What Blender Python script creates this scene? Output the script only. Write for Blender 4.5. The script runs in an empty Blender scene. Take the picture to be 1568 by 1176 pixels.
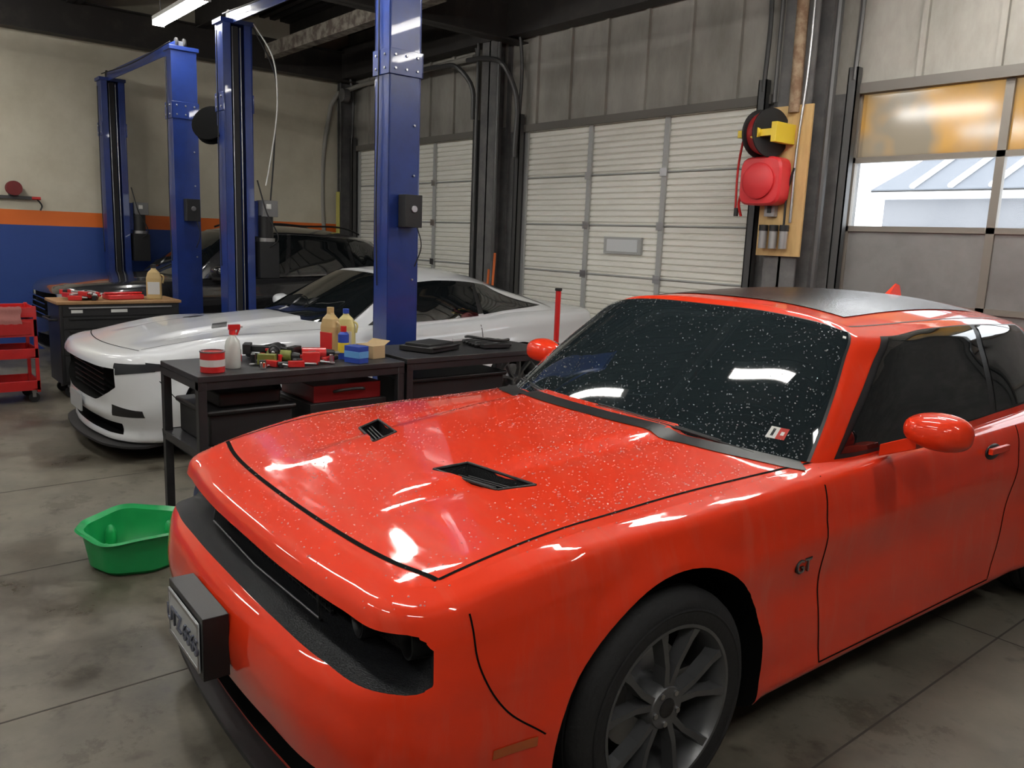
import bpy,bmesh,math,random
import numpy as np
from mathutils import Vector,Matrix,Euler
from mathutils.bvhtree import BVHTree
random.seed(4)
H=1.68
SC=bpy.context.scene
# ------------------------------------------------ camera
def make_cam():
    az=math.radians(39.9);p=math.radians(10.1);r=math.radians(2.25)
    f=Vector((-math.cos(az),math.sin(az),0));R0=Vector((math.sin(az),math.cos(az),0))
    F=f*math.cos(p)+Vector((0,0,-math.sin(p)));U0=R0.cross(F)
    U=U0*math.cos(r)-R0*math.sin(r);R=R0*math.cos(r)+U0*math.sin(r)
    c=bpy.data.cameras.new('camera');c.lens=28.7;c.sensor_width=36;c.clip_start=.02
    o=bpy.data.objects.new('camera',c);SC.collection.objects.link(o)
    M=Matrix((R,U,-F)).transposed().to_4x4();M.translation=(0,0,H);o.matrix_world=M
    SC.camera=o
make_cam()
SC.view_settings.view_transform='Standard'
# ------------------------------------------------ materials
MATS={}
def mat(name,col,rough=.5,metal=0,coat=0,spec=.5,emit=None,es=0,noise=None,bump=None,rnoise=None,stretch=None,crough=.03,trans=0,ior=None):
    if name in MATS:return MATS[name]
    m=bpy.data.materials.new(name);m.use_nodes=True;nt=m.node_tree;b=nt.nodes['Principled BSDF']
    b.inputs['Base Color'].default_value=(*col,1);b.inputs['Roughness'].default_value=rough
    b.inputs['Metallic'].default_value=metal;b.inputs['Coat Weight'].default_value=coat
    b.inputs['Coat Roughness'].default_value=crough
    b.inputs['Specular IOR Level'].default_value=spec
    b.inputs['Transmission Weight'].default_value=trans
    if ior:b.inputs['IOR'].default_value=ior
    if emit:
        b.inputs['Emission Color'].default_value=(*emit,1);b.inputs['Emission Strength'].default_value=es
    if noise or bump or rnoise:
        tc=nt.nodes.new('ShaderNodeTexCoord');mp=nt.nodes.new('ShaderNodeMapping')
        nt.links.new(tc.outputs['Object'],mp.inputs['Vector'])
        if stretch: mp.inputs['Scale'].default_value=stretch
    if noise:
        sc,c2,lo,hi=noise
        n=nt.nodes.new('ShaderNodeTexNoise');n.inputs['Scale'].default_value=sc;n.inputs['Detail'].default_value=6
        n.inputs['Roughness'].default_value=.65
        nt.links.new(mp.outputs[0],n.inputs['Vector'])
        r=nt.nodes.new('ShaderNodeValToRGB');r.color_ramp.elements[0].position=lo;r.color_ramp.elements[1].position=hi
        r.color_ramp.elements[0].color=(*col,1);r.color_ramp.elements[1].color=(*c2,1)
        nt.links.new(n.outputs['Fac'],r.inputs[0]);nt.links.new(r.outputs[0],b.inputs['Base Color'])
    if rnoise:
        sc,r0,r1=rnoise
        n=nt.nodes.new('ShaderNodeTexNoise');n.inputs['Scale'].default_value=sc;n.inputs['Detail'].default_value=5
        nt.links.new(mp.outputs[0],n.inputs['Vector'])
        q=nt.nodes.new('ShaderNodeMapRange');q.inputs['From Min'].default_value=.35;q.inputs['From Max'].default_value=.65
        q.inputs['To Min'].default_value=r0;q.inputs['To Max'].default_value=r1
        nt.links.new(n.outputs['Fac'],q.inputs['Value']);nt.links.new(q.outputs[0],b.inputs['Coat Roughness' if coat else 'Roughness'])
    if bump:
        sc,st=bump
        n=nt.nodes.new('ShaderNodeTexNoise');n.inputs['Scale'].default_value=sc;n.inputs['Detail'].default_value=4
        nt.links.new(mp.outputs[0],n.inputs['Vector'])
        q=nt.nodes.new('ShaderNodeBump');q.inputs['Strength'].default_value=st;q.inputs['Distance'].default_value=.01
        nt.links.new(n.outputs['Fac'],q.inputs['Height']);nt.links.new(q.outputs[0],b.inputs['Normal'])
    MATS[name]=m;return m
# ------------------------------------------------ numeric interpolation
def interp(P,t,x):
    P=np.asarray(P,float);t=np.asarray(t,float);x=np.asarray(x,float)
    n=len(P);sh=P.shape[1:];P=P.reshape(n,-1)
    d=np.diff(t);d[d<1e-9]=1e-9
    s=np.diff(P,axis=0)/d[:,None]
    m=np.zeros_like(P)
    m[1:-1]=(s[1:]*d[:-1,None]+s[:-1]*d[1:,None])/(d[1:]+d[:-1])[:,None]
    m[0]=s[0];m[-1]=s[-1]
    i=np.clip(np.searchsorted(t,x,side='right')-1,0,n-2)
    h=d[i][:,None];u=((x-t[i])/d[i])[:,None]
    r=(2*u**3-3*u**2+1)*P[i]+(u**3-2*u**2+u)*h*m[i]+(-2*u**3+3*u**2)*P[i+1]+(u**3-u**2)*h*m[i+1]
    return r.reshape((len(x),)+sh)
def knots(ctrl,axis):
    d=np.linalg.norm(np.diff(ctrl,axis=axis),axis=2).mean(axis=1-axis)
    return np.concatenate([[0],np.cumsum(np.maximum(d,1e-4))])
class Surf:
    def __init__(s,ctrl):
        c=np.asarray(ctrl,float)
        a=c[1:2].copy();a[...,0]*=-1;b=c[-2:-1].copy();b[...,0]*=-1
        s.c=np.concatenate([a,c,b]);s.nc=len(c);s.nr=c.shape[1]
        s.tu=knots(s.c,0);s.tv=knots(s.c,1)
    def grid(s,U,V):
        U=np.asarray(U,float);V=np.asarray(V,float)
        sg=np.where(U<0,-1,1);Ua=np.abs(U)+1
        tu=np.interp(Ua,np.arange(len(s.tu)),s.tu);tv=np.interp(V,np.arange(len(s.tv)),s.tv)
        A=interp(s.c,s.tu,tu)
        B=interp(A.transpose(1,0,2),s.tv,tv).transpose(1,0,2)
        B[...,0]*=sg[:,None];return B
    def pt(s,u,v): return s.grid([u],[v])[0,0]
    def frame(s,u,v):
        e=.02
        p=s.pt(u,v);du=s.pt(u+e,v)-s.pt(u-e,v)
        va,vb=max(v-e,0),min(v+e,s.nr-1)
        dv=s.pt(u,vb)-s.pt(u,va);n=np.cross(du,dv);n/=np.linalg.norm(n)+1e-12
        return p,n
# ------------------------------------------------ mesh builder
class MB:
    def __init__(s): s.v=[];s.f=[];s.m=[];s.mats=[]
    def mi(s,m):
        if m not in s.mats:s.mats.append(m)
        return s.mats.index(m)
    def add(s,vs,fs,m,M=None):
        o=len(s.v);k=s.mi(m)
        for p in vs:
            p=Vector(p)
            if M is not None:p=M@p
            s.v.append(tuple(p))
        for f in fs:
            s.f.append(tuple(i+o for i in f));s.m.append(k)
    def bx(s,x0,x1,y0,y1,z0,z1,m,M=None):
        s.add([(x,y,z) for x in(x0,x1) for y in(y0,y1) for z in(z0,z1)],[(0,1,3,2),(4,6,7,5),(0,4,5,1),(2,3,7,6),(0,2,6,4),(1,5,7,3)],m,M)
    def box(s,c,d,m,rot=(0,0,0),M=None):
        T=Matrix.Translation(c)@Euler(rot).to_matrix().to_4x4()
        if M is not None:T=M@T
        s.bx(-d[0]/2,d[0]/2,-d[1]/2,d[1]/2,-d[2]/2,d[2]/2,m,T)
    def hexa(s,a,b,m,M=None):
        n=len(a);s.add(list(a)+list(b),[tuple(range(n))[::-1],tuple(range(n,2*n))]+[(i,(i+1)%n,n+(i+1)%n,n+i) for i in range(n)],m,M)
    def cyl(s,p0,p1,r,m,r1=None,n=16,M=None,cap=True):
        p0=Vector(p0);p1=Vector(p1);r1=r if r1 is None else r1
        d=(p1-p0).normalized();a=d.orthogonal().normalized();b=d.cross(a)
        A=[p0+(a*math.cos(t)+b*math.sin(t))*r for t in [2*math.pi*i/n for i in range(n)]]
        B=[p1+(a*math.cos(t)+b*math.sin(t))*r1 for t in [2*math.pi*i/n for i in range(n)]]
        f=[(i,(i+1)%n,n+(i+1)%n,n+i) for i in range(n)]
        if cap:f+=[tuple(range(n))[::-1],tuple(range(n,2*n))]
        s.add(A+B,f,m,M)
    def tube(s,pts,r,m,n=8,k=6,M=None,smooth=True):
        P=np.array([tuple(p) for p in pts],float)
        if smooth and len(P)>2:
            t=np.concatenate([[0],np.cumsum(np.linalg.norm(np.diff(P,axis=0),axis=1))])
            P=interp(P,t,np.linspace(0,t[-1],(len(P)-1)*k+1))
        P=[Vector(p) for p in P];V=[];a=None
        for i,p in enumerate(P):
            d=(P[min(i+1,len(P)-1)]-P[max(i-1,0)]).normalized()
            if a is None:a=d.orthogonal().normalized()
            else:
                a=a-d*a.dot(d)
                a=a.normalized() if a.length>1e-6 else d.orthogonal().normalized()
            b=d.cross(a)
            V+=[p+(a*math.cos(2*math.pi*j/n)+b*math.sin(2*math.pi*j/n))*r for j in range(n)]
        F=[]
        for i in range(len(P)-1):
            for j in range(n):
                F.append((i*n+j,i*n+(j+1)%n,(i+1)*n+(j+1)%n,(i+1)*n+j))
        F+=[tuple(range(n))[::-1],tuple(range((len(P)-1)*n,len(P)*n))]
        s.add(V,F,m,M)
    def lathe(s,prof,m,M=None,n=32,closed=True):
        V=[];F=[];k=len(prof)
        for i in range(n):
            a=2*math.pi*i/n
            V+=[(r*math.cos(a),r*math.sin(a),z) for r,z in prof]
        for i in range(n):
            for j in range(k-1):
                a,b=i*k+j,((i+1)%n)*k+j
                F.append((a,b,b+1,a+1))
        if closed:
            if prof[0][0]>1e-6:F.append(tuple(i*k for i in range(n))[::-1])
            if prof[-1][0]>1e-6:F.append(tuple(i*k+k-1 for i in range(n)))
        s.add(V,F,m,M)
    def lathe_open(s,prof,m,M=None,n=48): s.lathe(prof,m,M,n,False)
    def gridf(s,G,m):
        a,b=G.shape[:2];o=G.reshape(-1,3)
        F=[(i*b+j,i*b+j+1,(i+1)*b+j+1,(i+1)*b+j) for i in range(a-1) for j in range(b-1)]
        s.add([tuple(p) for p in o],F,m)
    def ell(s,c,r,m,M=None,n=20,fn=None):
        V=[];F=[];k=n//2
        for i in range(k+1):
            th=math.pi*i/k
            for j in range(n):
                ph=2*math.pi*j/n
                p=Vector((math.sin(th)*math.cos(ph),math.sin(th)*math.sin(ph),math.cos(th)))
                if fn:p=fn(p)
                V.append((c[0]+p.x*r[0],c[1]+p.y*r[1],c[2]+p.z*r[2]))
        for i in range(k):
            for j in range(n):F.append((i*n+j,i*n+(j+1)%n,(i+1)*n+(j+1)%n,(i+1)*n+j))
        s.add(V,F,m,M)
    def build(s,name,parent=None,bevel=0,ang=35,merge=True,seg=2,norm=True):
        me=bpy.data.meshes.new(name);me.from_pydata(s.v,[],s.f)
        for m in s.mats:me.materials.append(m)
        me.polygons.foreach_set('material_index',s.m)
        bm=bmesh.new();bm.from_mesh(me)
        if merge:bmesh.ops.remove_doubles(bm,verts=bm.verts,dist=1e-5)
        bmesh.ops.dissolve_degenerate(bm,dist=1e-6,edges=bm.edges)
        if norm:bmesh.ops.recalc_face_normals(bm,faces=bm.faces)
        bm.to_mesh(me);bm.free()
        me.polygons.foreach_set('use_smooth',[True]*len(me.polygons))
        me.set_sharp_from_angle(angle=math.radians(ang))
        o=bpy.data.objects.new(name,me);SC.collection.objects.link(o)
        if parent:o.parent=parent
        if bevel:
            b=o.modifiers.new('b','BEVEL');b.width=bevel;b.segments=seg;b.limit_method='ANGLE';b.angle_limit=math.radians(40)
            b.use_clamp_overlap=True
        return o
def grp(name,loc=(0,0,0)):
    o=bpy.data.objects.new(name,None);o.empty_display_size=.1;SC.collection.objects.link(o);o.location=loc;return o
RUB=mat('rubber_black',(.012,.012,.013),.75,bump=(60,.2))
BLK=mat('black_plastic',(.012,.012,.013),.4)
BLKM=mat('matte_black',(.01,.01,.011),.6)
SHELF=mat('wet_black_plastic',(.016,.017,.019),.25,bump=(250,.5))
VOID=mat('dark_cavity',(.004,.004,.004),.9,spec=.1)
CHR=mat('chrome',(.75,.75,.76),.12,1)
STEEL=mat('brushed_steel',(.45,.45,.46),.35,1)
GLS=mat('tinted_glass',(.006,.008,.009),.02,spec=.9,coat=.5)
WSG=mat('windshield_glass',(.014,.021,.024),.03,spec=.9,coat=.6)
ROOFG=mat('wet_roof_glass',(.012,.012,.014),.16,spec=.7,bump=(180,.35))
GRIM=mat('graphite_rim',(.12,.122,.126),.35,.5)
SILV=mat('silver_rim',(.25,.25,.26),.3,.9)
WHT=mat('white_plastic',(.75,.75,.72),.4)
RED=mat('red_enamel',(.55,.02,.02),.3,coat=.5)
WATER=mat('water_drop',(.95,.97,1),.03,trans=.75,ior=1.33)
# ------------------------------------------------ car generator
def coons(F,R,S,cz,pw=2.5,add=None):
    n,m=len(F),len(S)
    w=(S[:,1]-S[0,1])/(S[-1,1]-S[0,1])
    Cy=F[0,1]+w*(R[0,1]-F[0,1])
    C=np.stack([np.zeros(m),Cy,cz(Cy)],1);C[0]=F[0];C[-1]=R[0]
    s=F[:,0]/F[-1,0]
    G=np.zeros((n,m,3))
    for k in range(3):
        b=(s**pw if k==2 else s)[:,None]
        base=(1-b)*C[None,:,k]+b*S[None,:,k]
        f0=((1-w)**5)[None,:];f1=(w**5)[None,:]
        bF=((1-b)*F[0,k]+b*F[-1,k]);bR=((1-b)*R[0,k]+b*R[-1,k])
        G[:,:,k]=base+f0*(F[:,k][:,None]-bF)+f1*(R[:,k][:,None]-bR)
    if add is not None:
        edge=np.minimum(1,np.minimum(w,1-w)*12)[None,:]*np.minimum(1,(1-s)*6)[:,None]
        G[:,:,2]+=add(G[:,:,0],G[:,:,1])*edge
    return G
def mirror_grid(mb,G,m):
    mb.gridf(G,m);g=G.copy();g[...,0]*=-1;mb.gridf(g[::-1],m)
def car_shell(P):
    cols=P['cols'];n=len(cols);pk=sorted(P['profs']);nr=len(P['profs'][pk[0]])
    pa=np.array([P['profs'][k] for k in pk],float)
    ctrl=np.zeros((n,nr,3))
    for i,c in enumerate(cols):
        nx,ny=c[2],c[3];L=math.hypot(nx,ny);nx/=L;ny/=L
        for r in range(nr):
            ins=np.interp(i,pk,pa[:,r,0]);z=np.interp(i,pk,pa[:,r,1])
            ctrl[i,r]=(max(0,c[0]-nx*ins),c[1]-ny*ins,z)
        if c[0]==0:ctrl[i,:,0]=0
    S=Surf(ctrl);S.plan=cols
    iF,iR=P['iF'],P['iR'];K=36
    U=np.concatenate([np.linspace(0,iF,K+1),np.linspace(iF,iR,(iR-iF)*9+1)[1:],np.linspace(iR,n-1,K+1)[1:]])
    V=np.linspace(0,nr-1,(nr-1)*5+1)
    G=S.grid(U,V)
    for (yw,zw,R) in P['wheels']:
        d=np.hypot(G[...,1]-yw,G[...,2]-zw)
        bump=P.get('flare',.014)*np.exp(-((d-R*1.0)/.045)**2)*(np.abs(G[...,0])>.7)
        G[...,0]+=bump
    mb=MB()
    for m in P['slots']:mb.mi(m)
    mirror_grid(mb,G,P['paint'])
    top=G[:,-1]
    F=top[:K+1];Sd=top[K:K+1+(iR-iF)*9];Rr=top[-(K+1):][::-1]
    yz=np.array(P['center'],float)
    def cz(y): return interp(yz[:,1:2],yz[:,0],np.clip(y,yz[0,0],yz[-1,0]))[:,0]
    T=coons(F,Rr,Sd,cz,P.get('pw',2.5),P.get('hoodfn'))
    mirror_grid(mb,T,P['paint'])
    bot=G[:,0];B=np.stack([bot*np.array([-1,1,1]),bot],1);mb.gridf(B,P['slots'][1])
    return S,mb
def cut(obj,cutters,slots):
    for c in cutters:
        o=c.build('cutter',obj.parent,merge=True)
        me=o.data
        mats=list(me.materials);idx=[slots.index(mats[p.material_index]) for p in me.polygons]
        me.materials.clear()
        for m in slots:me.materials.append(m)
        me.polygons.foreach_set('material_index',idx)
        b=obj.modifiers.new('c','BOOLEAN');b.operation='DIFFERENCE';b.solver='EXACT';b.object=o
    bpy.context.view_layer.update()
    dg=bpy.context.evaluated_depsgraph_get();ev=obj.evaluated_get(dg)
    me=bpy.data.meshes.new_from_object(ev);cs=[m.object for m in obj.modifiers if m.type=='BOOLEAN']
    obj.modifiers.clear();obj.data=me
    for c in cs:bpy.data.objects.remove(c)
    me.polygons.foreach_set('use_smooth',[True]*len(me.polygons))
    me.set_sharp_from_angle(angle=math.radians(32))
class Drape:
    def __init__(s,obj):
        me=obj.data;s.b=BVHTree.FromPolygons([v.co for v in me.vertices],[p.vertices for p in me.polygons])
    def down(s,x,y): 
        h=s.b.ray_cast(Vector((x,y,3)),Vector((0,0,-1)));return h[0],h[1]
    def side(s,y,z,sg=1):
        h=s.b.ray_cast(Vector((3*sg,y,z)),Vector((-sg,0,0)));return h[0],h[1]
    def front(s,x,z):
        h=s.b.ray_cast(Vector((x,-2,z)),Vector((0,1,0)));return h[0],h[1]
    def shot(s,a,b,mode,sg):
        return s.down(a,b) if mode=='top' else s.side(a,b,sg) if mode=='side' else s.front(a,b)
    def ribbon(s,mb,pts,w,m,mode='top',sg=1,off=.0012,k=8):
        P=np.array(pts,float)
        t=np.concatenate([[0],np.cumsum(np.linalg.norm(np.diff(P,axis=0),axis=1))])
        P=interp(P,t,np.linspace(0,t[-1],(len(P)-1)*k+1)) if len(P)>2 else P[0]+(P[1]-P[0])*np.linspace(0,1,k+1)[:,None]
        H_=[s.shot(a,b,mode,sg) for a,b in P];H_=[h for h in H_ if h[0] is not None]
        V=[];n=len(H_)
        if n<2:return
        for i,(p,nn) in enumerate(H_):
            d=(H_[min(i+1,n-1)][0]-H_[max(i-1,0)][0]).normalized();x=nn.cross(d).normalized()*w/2
            q=p+nn*off;V+=[q-x,q+x]
        mb.add(V,[(2*i,2*i+1,2*i+3,2*i+2) for i in range(n-1)],m)
    def patch(s,mb,fn,na,nb,m,mode='top',sg=1,off=.002):
        V=[]
        for i in range(na+1):
            for j in range(nb+1):
                a,b=fn(i/na,j/nb);h=s.shot(a,b,mode,sg)
                if h[0] is None:return
                V.append(h[0]+h[1]*off)
        mb.add(V,[(i*(nb+1)+j,i*(nb+1)+j+1,(i+1)*(nb+1)+j+1,(i+1)*(nb+1)+j) for i in range(na) for j in range(nb)],m)
def spatch(mb,S,q,na,nb,m,off=.003,sgn=1):
    V=[]
    for i in range(na+1):
        a=i/na
        for j in range(nb+1):
            b=j/nb
            u=(1-a)*(1-b)*q[0][0]+a*(1-b)*q[1][0]+a*b*q[2][0]+(1-a)*b*q[3][0]
            v=(1-a)*(1-b)*q[0][1]+a*(1-b)*q[1][1]+a*b*q[2][1]+(1-a)*b*q[3][1]
            p,n=S.frame(u,v)
            c=np.array([0,p[1] if abs(p[0])>.3 else S.midy,.6]);
            if np.dot(n,p-c)<0:n=-n
            p=p+n*off
            V.append((p[0]*sgn,p[1],p[2]))
    mb.add(V,[(i*(nb+1)+j,i*(nb+1)+j+1,(i+1)*(nb+1)+j+1,(i+1)*(nb+1)+j) for i in range(na) for j in range(nb)],m)
def greenhouse(P):
    g=P['gh'];nr=6;n=len(g);ctrl=np.zeros((n,nr,3))
    for i,c in enumerate(g):
        b=np.array(c[:3],float);t=np.array(c[3:6],float);bl=c[6] if len(c)>6 else .03
        out=np.array([b[0],(b[1]-P['ghmid'])*.35,0]);out/=np.linalg.norm(out)
        vs=[0,.25,.5,.78,.95,1.0]
        for r,v in enumerate(vs):
            p=b+(t-b)*min(v,1)+out*bl*4*v*(1-v)
            if r==5:
                p=t+(-out*.045+np.array([0,0,.016]))
            if r==4:p=b+(t-b)*.97+out*bl*.12
            if b[0]==0:p[0]=0
            ctrl[i,r]=p
    S=Surf(ctrl);S.midy=P['ghmid']
    iF,iR=P['giF'],P['giR'];K=24
    U=np.concatenate([np.linspace(0,iF,K+1),np.linspace(iF,iR,(iR-iF)*8+1)[1:],np.linspace(iR,n-1,K+1)[1:]])
    V=np.linspace(0,nr-1,26);G=S.grid(U,V)
    mb=MB();mirror_grid(mb,G,P['paint'])
    top=G[:,-1];F=top[:K+1];Sd=top[K:K+1+(iR-iF)*8];Rr=top[-(K+1):][::-1]
    yz=np.array(P['roof'],float)
    def cz(y): return interp(yz[:,1:2],yz[:,0],np.clip(y,yz[0,0],yz[-1,0]))[:,0]
    T=coons(F,Rr,Sd,cz,2.2);mirror_grid(mb,T,P['paint'])
    return S,mb
def wheel(parent,x,y,R,W,side,rimr,rm,name,rot=0):
    M=Matrix.Translation((x,y,R))@Matrix.Rotation(math.radians(90)*side,4,'Y')
    t=MB();w=W/2;rr=rimr
    prof=[(rr-.004,-w*.93),(rr+.012,-w*.98),(rr+(R-rr)*.45,-w*1.03),(R-.03,-w*.97),(R-.008,-w*.82),(R,-w*.62),(R,-w*.5),(R-.009,-w*.48),(R-.009,-w*.42),(R,-w*.4),(R,-w*.06),(R-.009,-w*.04),(R-.009,w*.04),(R,w*.06),(R,w*.4),(R-.009,w*.42),(R-.009,w*.48),(R,w*.5),(R,w*.62),(R-.008,w*.82),(R-.03,w*.97),(rr+(R-rr)*.45,w*1.03),(rr+.012,w*.98),(rr-.004,w*.93)]
    t.lathe_open(prof,RUB,M,64)
    t.lathe_open([(rr+.045,w*1.028),(rr+.05,w*1.05),(rr+.055,w*1.028)],RUB,M,64)
    t.build(name+'_tire',parent)
    r=MB()
    r.lathe_open([(rr+.004,w*.9),(rr+.006,w*.98),(rr-.004,w*.98),(rr-.012,w*.88),(rr-.022,w*.6),(rr-.03,-w*.9)],rm,M,64)
    r.lathe_open([(rr-.03,-w*.3),(.02,-w*.3)],VOID,M,40)
    r.lathe([(.0,-w*.05),(.165,-w*.05),(.165,w*.02),(0,w*.02)],STEEL,M,40)
    r.lathe([(0,0),(.072,0),(.072,w*.74),(.062,w*.86),(0.03,w*.86)],rm,M,30)
    r.lathe([(0,w*.8),(.03,w*.8),(.03,w*.88),(.022,w*.92),(0,w*.92)],BLK,M,24)
    for k in range(5):
        a=2*math.pi*k/5+math.pi/2+rot
        for q in (-1,1):
            c0=a+q*.13;c1=a+q*.27
            def P_(rad,ang,tw,z): 
                return (rad*math.cos(ang)-tw*math.sin(ang),rad*math.sin(ang)+tw*math.cos(ang),z)
            secs=[(.05,c0,.016,w*.45,w*.82),(.13,(c0*.6+c1*.4),.0125,w*.52,w*.86),(rr-.045,c1,.0135,w*.56,w*.91),(rr-.008,c1+q*.02,.02,w*.58,w*.95)]
            for s0,s1 in zip(secs[:-1],secs[1:]):
                A=[P_(s0[0],s0[1],-s0[2],s0[3]),P_(s0[0],s0[1],s0[2],s0[3]),P_(s0[0],s0[1],s0[2]*.7,s0[4]),P_(s0[0],s0[1],-s0[2]*.7,s0[4])]
                B=[P_(s1[0],s1[1],-s1[2],s1[3]),P_(s1[0],s1[1],s1[2],s1[3]),P_(s1[0],s1[1],s1[2]*.7,s1[4]),P_(s1[0],s1[1],-s1[2]*.7,s1[4])]
                r.hexa(A,B,rm,M)
        al=a+math.pi/5
        r.cyl((.05*math.cos(al),.05*math.sin(al),w*.7),(.05*math.cos(al),.05*math.sin(al),w*.9),.009,STEEL,n=6,M=M)
    r.box((.0,.14,w*.1),(.1,.06,w*.35),STEEL,M=M)
    r.build(name+'_rim',parent,ang=40)
def wells(P):
    cs=[]
    for yw,zw,R in P['wheels']:
        for sg in (-1,1):
            c=MB();c.cyl((sg*.58,yw,zw),(sg*1.3,yw,zw),R,P['slots'][1],n=72);cs.append(c)
    return cs
def slot_cutter(S,u1,zf,depth,m,out=.12,N=40,row=4):
    c=MB();ring=[]
    cols=np.array([(q[0],q[1],q[2]/math.hypot(q[2],q[3]),q[3]/math.hypot(q[2],q[3])) for q in S.plan],float)
    for i in range(N+1):
        s=-1+2*i/N;u=abs(s)*u1;sg=1 if s>=0 else -1
        x,y,nx,ny=[np.interp(u,range(len(cols)),cols[:,k]) for k in range(4)]
        p=S.pt(u,row);x,y=p[0],p[1]
        z0,z1=zf(s);x*=sg;nx*=sg
        o=(x+nx*out,y+ny*out);b=(x-nx*depth*(1 if abs(s)<.9 else .8),y-ny*depth)
        ring.append([(o[0],o[1],z0-.0),(o[0],o[1],z1),(b[0],b[1],z1),(b[0],b[1],z0)])
    V=[p for r in ring for p in r];F=[]
    for i in range(N):
        for j in range(4):
            F.append((i*4+j,i*4+(j+1)%4,(i+1)*4+(j+1)%4,(i+1)*4+j))
    F+=[(0,1,2,3),(N*4,N*4+3,N*4+2,N*4+1)]
    c.add(V,F,m);return c
def text_obj(txt,size,ext,M,m,name,parent):
    cu=bpy.data.curves.new(name,'FONT');cu.body=txt;cu.size=size;cu.extrude=ext;cu.align_x='CENTER';cu.align_y='CENTER'
    o=bpy.data.objects.new(name,cu);SC.collection.objects.link(o);cu.materials.append(m)
    dg=bpy.context.evaluated_depsgraph_get();me=bpy.data.meshes.new_from_object(o.evaluated_get(dg))
    o2=bpy.data.objects.new(name,me);SC.collection.objects.link(o2);bpy.data.objects.remove(o)
    o2.parent=parent;o2.matrix_local=M
    return o2
def mirror_part(mb,x,y,z,sg,paint,s=1.0):
    def fn(p):
        q=p.copy()
        if q.y>0:q.y*=.35
        q.x=math.copysign(abs(q.x)**.75,q.x);q.z=math.copysign(abs(q.z)**.75,q.z)
        q.z*=1-.2*max(0,q.x*sg*-1);return q
    mb.ell((x,y,z),(.115*s,.10*s,.066*s),paint,fn=fn,n=32)
    M=Matrix.Translation((x,y+.036*s,z))@Matrix.Rotation(math.radians(-90),4,'X')
    mb.lathe([(0,0),(.95,0),(.95,.006),(0,.006)],GLS,M@Matrix.Diagonal((.106*s,.056*s,1,1)),28)
    mb.hexa([(x-sg*.19*s,y-.03,z-.13*s),(x-sg*.19*s,y+.05,z-.13*s),(x-sg*.19*s,y+.05,z-.085*s),(x-sg*.19*s,y-.03,z-.085*s)],
            [(x-sg*.05*s,y-.05,z-.07*s),(x-sg*.05*s,y+.03,z-.07*s),(x-sg*.05*s,y+.03,z-.02*s),(x-sg*.05*s,y-.05,z-.02*s)],paint)
def splitter(mb,S,u1,z,k=.05):
    pts=[S.pt(u,1) for u in np.linspace(0,u1,20)];V=[];F=[]
    full=[(-p[0],p[1]) for p in pts[::-1][:-1]]+[(p[0],p[1]) for p in pts]
    for x,y in full:V+=[(x*1.01,y-k,z),(x*1.01,y-k,z+.016),(x*.95,y+.12,z+.035),(x*.95,y+.12,z)]
    n=len(full)
    for i in range(n-1):
        for j in range(4):F.append((i*4+j,i*4+(j+1)%4,(i+1)*4+(j+1)%4,(i+1)*4+j))
    F+=[(0,1,2,3),((n-1)*4,(n-1)*4+3,(n-1)*4+2,(n-1)*4+1)]
    mb.add(V,F,BLKM)
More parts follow.
